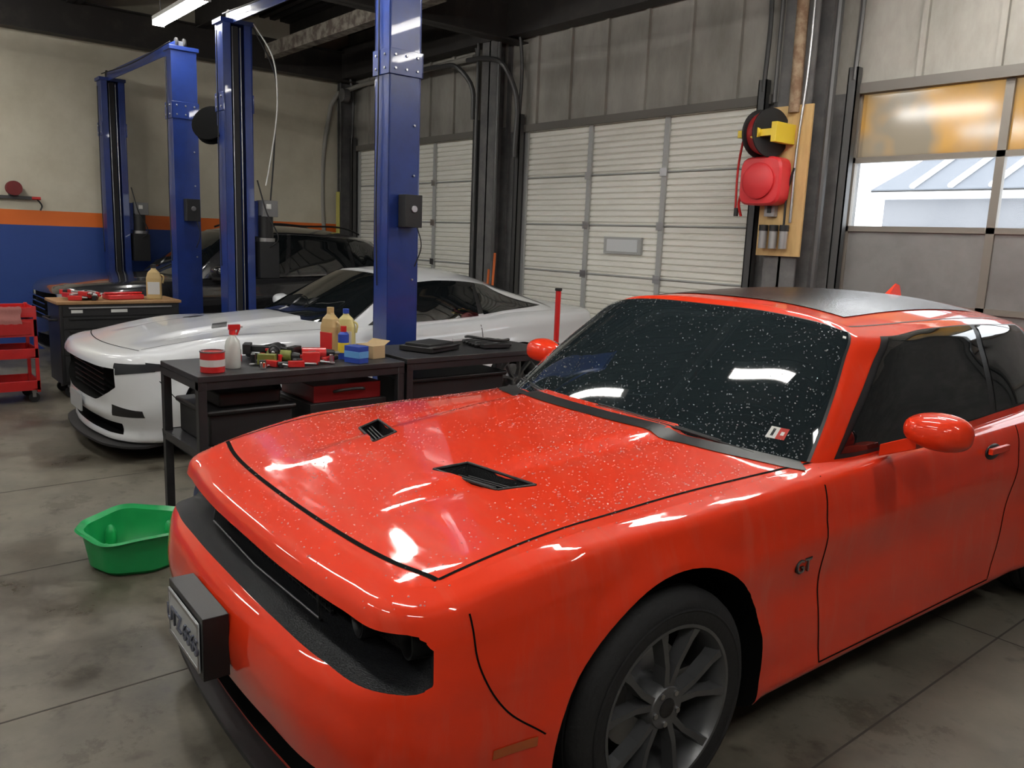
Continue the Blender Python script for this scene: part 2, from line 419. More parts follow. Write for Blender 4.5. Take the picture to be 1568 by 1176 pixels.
# ------------------------------------------------ RED COUPE
PR=mat('orange_red_paint',(.85,.042,.008),.42,coat=1.0,spec=.15,noise=(2.6,(.82,.085,.040),.52,.80),stretch=(1,5,1),rnoise=(7,.015,.07))
PRS=mat('orange_red_trim',(.83,.042,.009),.42,coat=1.0,spec=.15)
PW=mat('white_paint',(.78,.80,.82),.35,coat=1,spec=.3)
PK=mat('black_paint',(.02,.02,.022),.2,coat=1)
def sst(a,b,x):
    t=np.clip((x-a)/(b-a),0,1);return t*t*(3-2*t)
slots=[PR,VOID,SHELF]
def hoodfn(x,y):
    r=sst(.3,.6,y)*(1-sst(1.7,1.95,y))
    w=.30+.12*np.clip((y-.3)/1.4,0,1)
    return r*(.018*(1-sst(w-.025,w+.025,np.abs(x)))-.004*np.exp(-((np.abs(x)-w-.05)/.04)**2))
CH=dict(paint=PR,slots=slots,iF=4,iR=16,pw=3.2,
 cols=[(0,0,0,-1),(.35,.012,.06,-1),(.64,.045,.18,-1),(.81,.115,.55,-.83),(.895,.25,.93,-.36),(.93,.45,1,-.10),(.95,.68,1,-.03),(.96,.98,1,0),(.955,1.38,1,0),(.95,1.8,1,0),(.945,2.4,1,0),(.945,3.0,1,0),(.958,3.5,1,0),(.968,3.90,1,0),(.955,4.35,1,.04),(.93,4.68,1,.15),(.875,4.88,.8,.6),(.75,4.97,.2,1),(.4,5.0,.04,1),(0,5.01,0,1)],
 profs={0:[(.14,.17),(.07,.20),(.04,.30),(0,.46),(.003,.56),(.025,.62),(.075,.665),(.105,.755),(.125,.795),(.215,.832)],
  2:[(.14,.17),(.07,.20),(.04,.30),(0,.46),(.003,.56),(.022,.62),(.065,.665),(.09,.755),(.11,.797),(.19,.835)],
  3:[(.13,.17),(.06,.205),(.035,.30),(0,.46),(.003,.56),(.014,.62),(.04,.67),(.055,.755),(.07,.80),(.14,.837)],
  4:[(.12,.17),(.05,.21),(.03,.30),(0,.45),(.004,.55),(.008,.62),(.018,.68),(.028,.755),(.045,.805),(.11,.842)],
  6:[(.12,.18),(.03,.22),(.02,.32),(.008,.46),(.006,.58),(0,.70),(.008,.77),(.02,.835),(.04,.885),(.11,.912)],
  9:[(.10,.19),(.02,.23),(.014,.32),(.014,.45),(.022,.58),(0,.73),(.010,.79),(.024,.87),(.045,.92),(.11,.95)],
  11:[(.10,.19),(.02,.23),(.014,.32),(.014,.45),(.022,.60),(.004,.75),(.012,.82),(.024,.90),(.045,.945),(.11,.975)],
  13:[(.12,.20),(.03,.25),(.02,.34),(.008,.48),(.004,.62),(0,.76),(.01,.85),(.03,.94),(.06,.99),(.14,1.025)],
  16:[(.12,.24),(.05,.28),(.03,.36),(.0,.48),(.0,.62),(.01,.76),(.01,.87),(.02,.96),(.04,1.0),(.10,1.03)],
  19:[(.12,.24),(.05,.28),(.03,.36),(.0,.48),(.0,.62),(.04,.70),(.04,.87),(.0,.95),(.02,1.03),(.10,1.06)]},
 wheels=[(1.01,.355,.43),(3.90,.365,.43)],
 center=[(.0,.80),(.21,.832),(.45,.885),(.8,.94),(1.2,.985),(1.6,1.012),(2.2,1.02),(3.4,1.03),(4.3,1.075),(4.7,1.09),(4.9,1.06),(5.01,1.05)],hoodfn=hoodfn,
 gh=[(0,1.50,.97,0,2.18,1.43,.02),(.35,1.53,.97,.33,2.19,1.425,.02),(.65,1.63,.965,.56,2.22,1.40,.02),(.825,1.79,.945,.665,2.26,1.372,.02),(.85,1.90,.94,.70,2.35,1.362,.015),(.86,2.5,.945,.715,2.72,1.378,.02),(.86,3.1,.965,.715,3.15,1.383,.02),(.85,3.6,.985,.695,3.58,1.368,.02),(.77,4.15,1.03,.60,3.86,1.355,.02),(.42,4.32,1.05,.34,3.92,1.385,.02),(0,4.36,1.055,0,3.94,1.395,.02)],
 ghmid=2.9,giF=3,giR=8,roof=[(2.2,1.445),(2.35,1.46),(2.6,1.478),(3.0,1.488),(3.4,1.473),(3.75,1.445),(3.94,1.41)])
CX,CY=-2.34,.80
car=grp('muscle_coupe',(CX,CY,0));car.rotation_euler=(0,0,math.radians(-2.5))
S,mb=car_shell(CH)
body=mb.build('body',car,merge=True,ang=60)
cs=wells(CH)
def slotz(s):
    e=abs(s);k=max(0,(e-.90)/.10);k=k*k
    return (.645-.03*e*e+.03*k,.758-.035*k)
cs.append(slot_cutter(S,3.9,slotz,.2,SHELF,row=5,N=60))
cs.append(slot_cutter(S,2.6,lambda s:(.235+.02*s*s,.355-.02*s*s),.16,VOID))
VP=[(.205,.655),(.46,.725),(.51,.835),(.24,.765)]
for sg in (1,-1):
    c=MB()
    A=[(sg*x,y,.86+(.03 if i in(2,3) else 0)) for i,(x,y) in enumerate(VP)];B=[(sg*x,y,1.1) for x,y in VP]
    c.hexa(A,B,SHELF);cs.append(c)
D0=Drape(body)
cut(body,cs,slots)
D=Drape(body)
d=MB();GAP=VOID
def gy(x):return .255+.06*(abs(x)/.785)**3
front=[(x,gy(x)) for x in np.linspace(-.78,.78,13)]
D.ribbon(d,front,.015,GAP)
for sg in (1,-1):
    D.ribbon(d,[(sg*.78,.318),(sg*.795,.7),(sg*.80,1.2),(sg*.815,1.6),(sg*.825,1.84)],.009,GAP)
    D.ribbon(d,[(1.76,.93),(1.75,.75),(1.76,.5),(1.80,.26)],.007,GAP,'side',sg)
    D.ribbon(d,[(3.25,.95),(3.24,.75),(3.19,.5),(3.12,.26)],.007,GAP,'side',sg)
    D.ribbon(d,[(1.80,.26),(2.5,.255),(3.12,.26)],.007,GAP,'side',sg)
    D.ribbon(d,[(.34,.80),(.36,.66),(.43,.54),(.55,.44)],.005,GAP,'side',sg)
    for a,b in zip(VP,VP[1:]+VP[:1]):
        p=D0.down(sg*a[0],a[1])[0];q=D0.down(sg*b[0],b[1])[0]
        d.cyl(p,q,.005,BLK,n=8)
    for k in range(3):
        y0=.725+.022*k
        d.box((sg*(.33+.025*k),y0,.912),(.2,.004,.03),BLK,rot=(.5,0,sg*.25))
d.build('panel_gaps',car,norm=False)
d=MB()
for sg in (1,-1):
    p,n=D.side(3.02,.86,sg)
    d.box((p.x+sg*.018,3.02,.875),(.018,.17,.026),PRS)
    d.ell((p.x,3.0,.865),(.012,.07,.035),BLK)
    D.patch(d,lambda a,b:(.40+.13*a,.41+.028*b),8,3,mat('amber_marker',(.5,.09,.01),.2,coat=.5),'side',sg)
    mirror_part(d,sg*1.075,2.17,1.078,sg,PRS)
d.build('handles_mirrors',car,bevel=.004)
p,n=D.side(1.63,.66,1)
M=Matrix.Translation((p.x+.002,1.63,.655))@Matrix(((0,0,1),(1,0,0),(0,1,0))).to_4x4()
text_obj('GT',.07,.003,M,BLK,'fender_badge_base',car)
text_obj('GT',.062,.005,M,STEEL,'fender_badge',car)
GS,gm=greenhouse(CH);gobj=gm.build('greenhouse',car,ang=50)
g=MB()
def mirrored(q,na,nb,m,off):
    for sgn in(1,-1):spatch(g,GS,q,na,nb,m,off,sgn)
spatch(g,GS,[(-3,.1),(3,.1),(2.93,4.35),(-2.93,4.35)],44,18,BLK,.0025)
spatch(g,GS,[(-2.93,.1),(2.93,.1),(2.85,4.22),(-2.85,4.22)],44,18,WSG,.0045)
mirrored([(3.95,.15),(7.75,.5),(7.35,4.3),(4.1,4.3)],30,12,BLK,.0025)
mirrored([(4.03,.3),(6.0,.38),(5.9,4.15),(4.20,4.15)],24,12,GLS,.0045)
mirrored([(6.12,.42),(7.6,.65),(7.25,4.1),(6.02,4.15)],14,12,GLS,.0045)
mirrored([(8.3,.3),(10,.3),(10,4.3),(8.35,4.3)],14,10,GLS,.004)
g.build('windows',car,norm=False,merge=False)
DG=Drape(gobj)
g=MB()
DG.patch(g,lambda a,b:((-.54+1.08*a),(2.34+.05*(2*a-1)**2+1.15*b)),20,14,ROOFG,'top',1,.004)
for sg in(1,-1):DG.ribbon(g,[(sg*.62,2.30),(sg*.65,2.7),(sg*.655,3.1),(sg*.635,3.6)],.008,BLK)
g.hexa([(-.018,3.67,1.43),(.018,3.67,1.43),(.022,3.84,1.415),(-.022,3.84,1.415)],[(-.003,3.79,1.515),(.003,3.79,1.515),(.003,3.83,1.505),(-.003,3.83,1.505)],PRS)
def gp(u,v,off=.02):
    p,n=GS.frame(abs(u),v)
    if n[2]<0:n=-n
    q=p+n*off
    return Vector((q[0]*(1 if u>=0 else -1),q[1],q[2]))
for u0,u1 in((.1,-2.3),(2.2,.0)):
    g.tube([gp(u0,.05,.012),gp(u0*.6+u1*.4,.25,.02),gp(u1,.38,.014)],.006,BLK,n=6)
    g.tube([gp(u0*.8+u1*.2,.22,.01),gp(u0*.4+u1*.6,.40,.01),gp(u1*.97,.46,.01)],.005,BLK,n=6)
g.build('roof_trim',car)
g=MB();pts=[GS.pt(u,.0) for u in np.linspace(0,3,14)]
full=[(-p[0],p[1]-.035) for p in pts[::-1][:-1]]+[(p[0],p[1]-.035) for p in pts]
D.ribbon(g,full,.09,BLK,k=2,off=.003)
g.build('cowl_panel',car,norm=False)
g=MB()
def gpatch(u0,u1,v0,v1,m):spatch(g,GS,[(u0,v0),(u1,v0),(u1,v1),(u0,v1)],4,4,m,.006)
gpatch(2.20,2.34,.55,.86,WHT);gpatch(2.34,2.47,.55,.86,mat('sticker_red',(.5,.05,.04),.4))
gpatch(2.25,2.29,.61,.81,BLK);gpatch(2.38,2.43,.66,.76,WHT)
gpatch(2.68,2.78,3.75,3.85,WHT)
g.build('inspection_sticker',car,norm=False,merge=False)
# water droplets (real beads) on hood, nose and windshield
rd=random.Random(7);bd=MB();V=[];F=[]
def bead(p,n,r):
    n=Vector(n).normalized();a=n.orthogonal().normalized();b=n.cross(a);o=len(V);p=Vector(p)
    for zz,rr in((0,1),(.38,.80)):
        for j in range(7):
            t=2*math.pi*j/7;V.append(tuple(p+(a*math.cos(t)+b*math.sin(t))*r*rr+n*r*zz))
    V.append(tuple(p+n*r*.55))
    for j in range(7):
        F.append((o+j,o+(j+1)%7,o+7+(j+1)%7,o+7+j));F.append((o+7+j,o+7+(j+1)%7,o+14))
for i in range(7500):
    x=rd.uniform(-.86,.86);y=.14+1.7*rd.random()**.8
    h=D.down(x,y)
    if h[0] is None or h[1].z<.5 or h[0].z<.70 or (h[0].z<.9 and .64<y<.85 and .19<abs(x)<.53):continue
    if math.sin(x*17+3*math.sin(y*2.1))+math.sin(y*5+x*4)<rd.uniform(-1.8,1.4):continue
    bead(h[0],h[1],rd.uniform(.0012,.0036))
for i in range(2200):
    u=rd.uniform(-2.8,2.8);v=4.1*rd.random()**2.0+.15
    p,n=GS.frame(abs(u),v)
    if n[2]<0:n=-n
    p=p+n*.0048
    sg=1 if u>=0 else -1
    bead((p[0]*sg,p[1],p[2]),(n[0]*sg,n[1],n[2]),rd.uniform(.0012,.0030))
bd.add(V,F,WATER);bd.build('water_droplets',car,merge=False,ang=80)
g=MB()
for sg in (1,-1):
    for x,y in ((.745,.27),(.58,.22)):
        M=Matrix.Translation((sg*x,y,.70))@Matrix.Rotation(math.radians(90),4,'X')@Matrix.Rotation(sg*-.18,4,'Y')
        g.lathe([(0,-.03),(.038,-.03),(.040,.0),(.048,.02),(.054,.02),(.054,-.05)],BLK,M,28)
        g.lathe([(0,-.01),(.025,-.005),(.036,-.02)],GLS,M,24)
        g.lathe_open([(.044,.012),(.048,.022),(.051,.012)],BLK,M,28)
for k in range(6):
    g.box((0,.20,.655+k*.019),(.86,.01,.004),BLK)
for k in range(30):
    g.box((-.42+k*.029,.202,.70),(.004,.01,.11),BLK)
fr=[(-.45,.155,.655),(-.42,.16,.738),(0,.15,.742),(.42,.16,.738),(.45,.155,.655),(0,.14,.652),(-.45,.155,.655)]
g.tube(fr,.004,mat('dull_trim',(.15,.15,.155),.4,.8),n=8,k=4,smooth=False)
splitter(g,S,3.8,.15)
g.build('grille_and_splitter',car)
g=MB();PL=mat('plate_white',(.55,.57,.58),.35,.3)
M=Matrix.Translation((0,-.045,.50))
g.box((0,.01,0),(.34,.075,.19),BLK,M=M)
g.box((0,-.032,0),(.305,.004,.152),PL,M=M)
g.box((0,-.035,.068),(.305,.004,.012),STEEL,M=M);g.box((0,-.035,-.068),(.305,.004,.012),STEEL,M=M)
g.box((-.147,-.035,0),(.01,.004,.152),STEEL,M=M);g.box((.147,-.035,0),(.01,.004,.152),STEEL,M=M)
g.build('front_plate',car,bevel=.004)
text_obj('UTZ 6565',.075,.0035,Matrix.Translation((0,-.082,.497))@Matrix.Rotation(math.radians(90),4,'X'),mat('plate_char',(.12,.13,.17),.4,.3),'plate_characters',car)
for nm,x,y,r in (('front_left',.84,1.01,.2),('rear_left',.84,3.90,.5)):
    wheel(car,x,y,.355,.235,1,.252,GRIM,'wheel_'+nm,r)
for nm,x,y in (('front_right',-.84,1.01),('rear_right',-.84,3.90)):
    wheel(car,x,y,.355,.235,-1,.252,GRIM,'wheel_'+nm)

# ------------------------------------------------ WHITE COUPE
slotsW=[PW,VOID,BLKM]
def hoodW(x,y):
    r=sst(.3,.7,y)*(1-sst(1.6,1.85,y))
    return r*(.022*(1-sst(.34,.40,np.abs(x)))-.006*np.exp(-((np.abs(x)-.45)/.04)**2))
MU=dict(paint=PW,slots=slotsW,iF=4,iR=15,pw=3,
 cols=[(0,0,0,-1),(.33,.02,.12,-1),(.62,.08,.32,-1),(.80,.20,.72,-.7),(.875,.38,.95,-.3),(.91,.60,1,-.1),(.935,.87,1,0),(.935,1.25,1,0),(.925,1.8,1,0),(.92,2.4,1,0),(.93,2.9,1,0),(.95,3.3,1,0),(.957,3.58,1,0),(.945,4.0,1,.05),(.91,4.4,1,.15),(.86,4.62,.8,.6),(.7,4.73,.2,1),(.4,4.77,.05,1),(0,4.79,0,1)],
 profs={0:[(.14,.13),(.05,.155),(.07,.24),(.02,.34),(.03,.42),(.0,.56),(-.01,.69),(.0,.735),(.03,.765),(.16,.79)],
  2:[(.14,.13),(.05,.155),(.06,.24),(.02,.34),(.02,.42),(.0,.56),(-.005,.69),(.01,.735),(.035,.768),(.15,.793)],
  4:[(.14,.13),(.05,.155),(.04,.24),(.01,.36),(.0,.46),(.01,.56),(.02,.68),(.03,.735),(.055,.775),(.14,.80)],
  6:[(.12,.17),(.03,.2),(.02,.3),(.01,.45),(.006,.57),(0,.67),(.008,.76),(.02,.825),(.05,.865),(.13,.885)],
  9:[(.10,.17),(.02,.2),(.02,.3),(.02,.43),(.028,.56),(0,.70),(.012,.76),(.028,.83),(.05,.88),(.12,.91)],
  12:[(.12,.18),(.03,.24),(.02,.33),(.01,.46),(.006,.6),(0,.72),(.01,.81),(.03,.90),(.07,.95),(.16,.985)],
  18:[(.12,.24),(.05,.28),(.03,.36),(.0,.46),(.02,.6),(.05,.70),(.05,.85),(.02,.93),(.02,.99),(.10,1.02)]},
 wheels=[(.87,.345,.385),(3.59,.345,.385)],
 center=[(.0,.77),(.16,.79),(.5,.84),(.9,.895),(1.3,.935),(1.7,.96),(2.4,.98),(3.4,.99),(4.2,1.03),(4.5,1.045),(4.69,1.02),(4.79,1.0)],hoodfn=hoodW,
 gh=[(0,1.55,.93,0,2.38,1.33,.02),(.33,1.59,.93,.30,2.39,1.325,.02),(.60,1.71,.925,.48,2.42,1.305,.02),(.75,1.87,.91,.57,2.48,1.275,.02),(.79,2.0,.905,.60,2.56,1.27,.015),(.81,2.5,.905,.61,2.85,1.285,.02),(.81,3.1,.93,.61,3.2,1.27,.02),(.79,3.55,.955,.575,3.42,1.24,.02),(.70,4.2,1.0,.49,3.62,1.20,.02),(.4,4.36,1.01,.28,3.72,1.215,.02),(0,4.4,1.015,0,3.76,1.22,.02)],
 ghmid=2.9,giF=3,giR=8,roof=[(2.38,1.345),(2.6,1.37),(2.85,1.38),(3.1,1.372),(3.4,1.33),(3.76,1.235)])
mu=grp('sports_coupe',(-6.75,1.35,0))
S2,mb=car_shell(MU);body2=mb.build('body',mu,ang=60)
cs=wells(MU)
cs.append(slot_cutter(S2,2.3,lambda s:(.42+.13*max(0,(abs(s)-.5)/.5)**1.3,.70-.02*abs(s)),.12,VOID))
cs.append(slot_cutter(S2,2.3,lambda s:(.20,.31-.03*abs(s)),.12,VOID))
cut(body2,cs,slotsW)
D2=Drape(body2);d=MB()
HL=mat('headlamp_lens',(.03,.033,.037),.12,spec=.6)
for sg in(1,-1):
    D2.patch(d,lambda a,b:(sg*(.68+.165*a),.635+.03*a+(.085-.03*a)*b),14,5,HL,'front',sg,.004)
    D2.patch(d,lambda a,b:(.28+.26*a,.665+.015*a+(.065-.05*a)*b),12,5,HL,'side',sg,.004)
    D2.patch(d,lambda a,b:(sg*(.62+.2*a),.34+.08*b*(1-.4*a)),8,4,BLK,'front',sg,.003)
    D2.ribbon(d,[(sg*.66,.30),(sg*.76,.8),(sg*.77,1.3),(sg*.77,1.85)],.007,GAP)
    D2.ribbon(d,[(.36,.60),(.42,.52),(.50,.42)],.006,GAP,'side',sg)
    D2.ribbon(d,[(1.85,.88),(1.84,.6),(1.9,.25)],.007,GAP,'side',sg)
    D2.ribbon(d,[(3.15,.9),(3.14,.6),(3.02,.3)],.007,GAP,'side',sg)
    D2.patch(d,lambda a,b:(sg*(.26+.12*a),.95+.12*b-.05*a),3,3,BLK,'top',sg,.003)
    p,n=D2.side(2.9,.78,sg);d.box((p.x+sg*.012,2.9,.78),(.016,.16,.025),PW)
    mirror_part(d,sg*1.03,2.12,.99,sg,PW,.95)
    D2.patch(d,lambda a,b:(4.35+.1*a,.44+.03*b),4,2,RED,'side',sg)
D2.ribbon(d,[(x,.185+.1*(abs(x)/.7)**2) for x in np.linspace(-.68,.68,9)],.008,GAP)
splitter(d,S2,3.6,.115,.06)
d.box((0,-.0,.36),(.33,.012,.13),PL)
for k in range(6):d.box((0,.10,.45+k*.04),(.9,.01,.006),BLK)
d.build('trim',mu,norm=False)
GS,gm=greenhouse(MU);gm.build('greenhouse',mu,ang=50)
g=MB()
spatch(g,GS,[(-3,.15),(3,.15),(2.95,4.35),(-2.95,4.35)],40,14,BLK,.0025)
spatch(g,GS,[(-2.93,.15),(2.93,.15),(2.85,4.2),(-2.85,4.2)],40,14,GLS,.005)
mirrored([(4.05,.2),(7.9,.9),(6.9,4.2),(4.2,4.2)],28,10,BLK,.0025)
mirrored([(4.15,.3),(6.2,.4),(6.1,4.1),(4.3,4.1)],20,10,GLS,.005)
mirrored([(6.35,.5),(7.7,1.0),(6.85,4.05),(6.25,4.1)],10,10,GLS,.005)
mirrored([(8.3,.3),(10,.3),(10,4.3),(8.35,4.3)],14,10,GLS,.004)
g.build('windows',mu,norm=False,merge=False)
for nm,x,y,s in (('fl',.82,.87,1),('rl',.83,3.59,1),('fr',-.82,.87,-1),('rr',-.83,3.59,-1)):
    wheel(mu,x,y,.34,.24,s,.24,SILV,'wheel_'+nm)

# ------------------------------------------------ BLACK SUV
slotsK=[PK,VOID,BLKM]
SV=dict(paint=PK,slots=slotsK,iF=4,iR=13,
 cols=[(0,0,0,-1),(.35,.02,.1,-1),(.65,.09,.35,-1),(.84,.22,.75,-.7),(.91,.40,.95,-.3),(.945,.6,1,-.1),(.96,.88,1,0),(.955,1.3,1,0),(.95,2.0,1,0),(.95,2.8,1,0),(.96,3.3,1,0),(.965,3.62,1,0),(.945,4.1,1,.08),(.88,4.4,.8,.6),(.7,4.5,.2,1),(.4,4.53,.05,1),(0,4.55,0,1)],
 profs={0:[(.14,.22),(.06,.26),(.03,.36),(0,.48),(.0,.60),(.02,.72),(.03,.84),(.05,.92),(.09,.97),(.2,1.01)],
  3:[(.14,.22),(.06,.26),(.03,.36),(0,.48),(.0,.60),(.02,.72),(.03,.84),(.05,.92),(.09,.97),(.17,1.01)],
  6:[(.12,.24),(.03,.28),(.02,.38),(.01,.52),(.006,.66),(0,.80),(.01,.9),(.03,.98),(.06,1.02),(.14,1.05)],
  9:[(.10,.24),(.02,.28),(.02,.38),(.02,.52),(.02,.68),(0,.86),(.015,.95),(.03,1.03),(.05,1.07),(.12,1.10)],
  16:[(.12,.3),(.05,.34),(.03,.44),(0,.56),(.02,.7),(.03,.84),(.03,.96),(.03,1.05),(.04,1.1),(.1,1.13)]},
 wheels=[(.9,.37,.41),(3.62,.37,.41)],
 center=[(0,.97),(.2,1.01),(.5,1.06),(.9,1.095),(1.3,1.115),(2,1.13),(4.2,1.14),(4.45,1.13),(4.55,1.12)],
 gh=[(0,1.25,1.09,0,2.0,1.62,.02),(.35,1.28,1.09,.3,2.02,1.615,.02),(.62,1.38,1.085,.48,2.06,1.60,.02),(.77,1.5,1.08,.58,2.12,1.575,.02),(.82,1.62,1.08,.62,2.2,1.57,.015),(.85,2.4,1.09,.67,2.6,1.62,.02),(.85,3.1,1.11,.67,3.1,1.62,.02),(.83,3.8,1.14,.65,3.7,1.585,.02),(.78,4.25,1.15,.60,3.98,1.55,.02),(.42,4.42,1.15,.34,4.08,1.57,.02),(0,4.45,1.15,0,4.1,1.575,.02)],
 ghmid=2.9,giF=3,giR=8,roof=[(2.0,1.635),(2.3,1.69),(2.7,1.72),(3.2,1.715),(3.7,1.67),(4.1,1.59)])
sv=grp('crossover_suv',(-10.55,1.72,0))
S3,mb=car_shell(SV);body3=mb.build('body',sv,ang=60)
cs=wells(SV);cs.append(slot_cutter(S3,2.0,lambda s:(.62,.90),.08,VOID));cs.append(slot_cutter(S3,2.5,lambda s:(.30,.45),.08,VOID))
cut(body3,cs,slotsK);D3=Drape(body3);d=MB()
HL2=mat('headlamp_clear',(.5,.5,.5),.1,.5,coat=1)
for sg in(1,-1):
    D3.patch(d,lambda a,b:(sg*(.62+.25*a),.80+.03*a+(.10-.02*a)*b),12,5,HL2,'front',sg,.004)
    D3.patch(d,lambda a,b:(.36+.25*a,.86+.02*a+(.09-.05*a)*b),12,5,HL2,'side',sg,.004)
    d.tube([(sg*.62,2.3,1.68),(sg*.63,2.4,1.715),(sg*.635,3,1.73),(sg*.62,3.7,1.69),(sg*.61,3.8,1.65)],.012,BLK,n=8)
    D3.ribbon(d,[(1.55,1.05),(1.54,.7),(1.6,.35)],.006,BLK,'side',sg)
    mirror_part(d,sg*1.06,1.75,1.17,sg,PK,1.05)
for k in range(4):d.box((0,.05,.66+k*.06),(.9,.012,.012),CHR)
d.build('trim',sv,norm=False)
GS,gm=greenhouse(SV);gm.build('greenhouse',sv,ang=50);g=MB()
spatch(g,GS,[(-2.95,.15),(2.95,.15),(2.9,4.3),(-2.9,4.3)],40,14,GLS,.005)
mirrored([(4.1,.3),(5.3,.35),(5.3,4.1),(4.3,4.1)],20,10,GLS,.005)
mirrored([(5.4,.35),(6.7,.4),(6.7,4.1),(5.4,4.1)],12,10,GLS,.005)
mirrored([(6.8,.4),(7.7,.8),(7.5,3.9),(6.8,4.1)],10,10,GLS,.005)
for sgn in(1,-1):
    P0=[GS.grid([u],[.1])[0,0] for u in np.linspace(4.1,7.75,14)]+[GS.grid([u],[4.25])[0,0] for u in np.linspace(7.6,4.3,14)]
    g.tube([(sgn*(p[0]+.006),p[1],p[2]) for p in P0],.005,CHR,n=6,k=2)
mirrored([(8.3,.3),(10,.3),(10,4.3),(8.35,4.3)],14,10,GLS,.004)
g.build('windows',sv,norm=False,merge=False)
for nm,x,y,s in (('fl',.84,.9,1),('rl',.84,3.62,1),('fr',-.84,.9,-1),('rr',-.84,3.62,-1)):
    wheel(sv,x,y,.365,.23,s,.24,SILV,'wheel_'+nm)

# ------------------------------------------------ ROOM
XL,XR,YF,YB,ZC=-12.2,4.5,-4.0,6.57,4.75
def concrete():
    m=bpy.data.materials.new('concrete');m.use_nodes=True;nt=m.node_tree;b=nt.nodes['Principled BSDF'];N=nt.nodes.new;L=nt.links.new
    tc=N('ShaderNodeTexCoord')
    def nz(s,d=6,r=.6):
        n=N('ShaderNodeTexNoise');n.inputs['Scale'].default_value=s;n.inputs['Detail'].default_value=d;n.inputs['Roughness'].default_value=r;L(tc.outputs['Object'],n.inputs['Vector']);return n.outputs['Fac']
    def ramp(f,a,b_,c0,c1):
        r=N('ShaderNodeValToRGB');r.color_ramp.elements[0].position=a;r.color_ramp.elements[1].position=b_;r.color_ramp.elements[0].color=c0;r.color_ramp.elements[1].color=c1;L(f,r.inputs[0]);return r.outputs[0]
    c=ramp(nz(2.5),.3,.75,(.185,.168,.130,1),(.12,.11,.085,1))
    s1=ramp(nz(.55,8,.7),.48,.60,(1,1,1,1),(.42,.40,.38,1))
    s2=ramp(nz(7,3),.58,.70,(1,1,1,1),(.62,.6,.58,1))
    s3=ramp(nz(1.3,10,.8),.56,.60,(1,1,1,1),(.68,.66,.63,1))
    def mul(a,b_):
        x=N('ShaderNodeMix');x.data_type='RGBA';x.blend_type='MULTIPLY';x.inputs[0].default_value=1;L(a,x.inputs[6]);L(b_,x.inputs[7]);return x.outputs[2]
    L(mul(mul(mul(c,s1),s2),s3),b.inputs['Base Color'])
    q=N('ShaderNodeMapRange');q.inputs['From Min'].default_value=.45;q.inputs['From Max'].default_value=.65;q.inputs['To Min'].default_value=.6;q.inputs['To Max'].default_value=.22
    L(nz(.55,8,.7),q.inputs['Value']);L(q.outputs[0],b.inputs['Roughness'])
    bp=N('ShaderNodeBump');bp.inputs['Strength'].default_value=.12;bp.inputs['Distance'].default_value=.01;L(nz(12),bp.inputs['Height']);L(bp.outputs[0],b.inputs['Normal'])
    return m
CONC=concrete()
m=MB();m.bx(XL,XR,YF,YB,-.1,0,CONC);m.build('floor')
JT=mat('joint_dark',(.06,.054,.044),.8)
m=MB()
for x in(-3.0,-4.35,-5.75,-1.2,1.0):m.bx(x-.004,x+.004,YF,YB,0,.0012,JT)
m.bx(XL,XR,3.897,3.903,0,.0012,JT)
m.build('trim_1')
CRM=mat('cream_wall',(.62,.58,.46),.75,noise=(2,(.50,.46,.35),.4,.8))
BLW=mat('blue_wall',(.02,.06,.26),.5);ORW=mat('orange_stripe',(.75,.16,.02),.5)
m=MB();m.bx(XL-.2,XL,YF,YB,1.80,ZC,CRM);m.bx(XL-.2,XL,YF,YB,1.61,1.80,ORW);m.bx(XL-.2,XL,YF,YB,0,1.61,BLW);m.build('wall_left')
GRW=mat('grey_wall',(.35,.34,.31),.8,noise=(1.5,(.25,.24,.22),.4,.8))
m=MB();m.bx(XL,XR,YF-.2,YF,0,ZC,GRW);m.build('wall_front')
m=MB();m.bx(XR,XR+.2,YF,YB,0,ZC,GRW);m.build('wall_right')
DECK=mat('dark_deck',(.018,.017,.016),.7)
m=MB();m.bx(XL,XR,YF,YB,ZC,ZC+.1,DECK)
y=YF
while y<YB:
    m.bx(XL,XR,y,y+.08,ZC-.04,ZC,DECK);y+=.16
m.build('ceiling')
BEAM=mat('dark_steel_beam',(.025,.022,.02),.6,noise=(5,(.05,.043,.036),.5,.8))
def ibeam(mb,axis,c,a0,a1,z0,z1,w,mt):
    t=.015
    for (o0,o1,q0,q1) in ((-w/2,w/2,z0,z0+t),(-w/2,w/2,z1-t,z1),(-t/2,t/2,z0,z1)):
        if axis=='x':mb.bx(a0,a1,c+o0,c+o1,q0,q1,mt)
        else:mb.bx(c+o0,c+o1,a0,a1,q0,q1,mt)
m=MB()
for y in(-2.6,-.8,1.0,2.6,4.2,5.6):ibeam(m,'x',y,XL,XR,4.35,4.72,.16,BEAM)
m.build('trim_2')
m=MB()
for x in(-11.95,-7.9,-4.0,0):ibeam(m,'y',x,YF,YB,3.95,4.38,.2,BEAM)
m.build('trim_3')
m=MB();FLK=mat('flaking_beam',(.22,.20,.165),.8,noise=(8,(.09,.07,.055),.42,.58))
m.bx(-11.5,-7.3,4.9,4.95,4.04,4.2,FLK);m.bx(-11.5,-7.3,4.9,5.04,4.02,4.04,FLK)
m.bx(XL,XR,YB-.25,YB-.05,4.0,4.45,BEAM);m.build('trim_4')
SID=mat('grey_siding',(.36,.345,.31),.75,noise=(3,(.21,.20,.175),.35,.75),stretch=(1,1,.4))
STD=mat('dark_stud',(.14,.13,.115),.7)
POST=mat('dark_post',(.10,.10,.10),.6,noise=(6,(.16,.155,.15),.4,.7))
DT=2.94
doors=[(-11.88,-8.65),(-7.80,-4.44),(-3.60,-.25)]
m=MB()
m.bx(XL,XR,YB,YB+.15,DT+.02,ZC,SID)
x=XL+.1
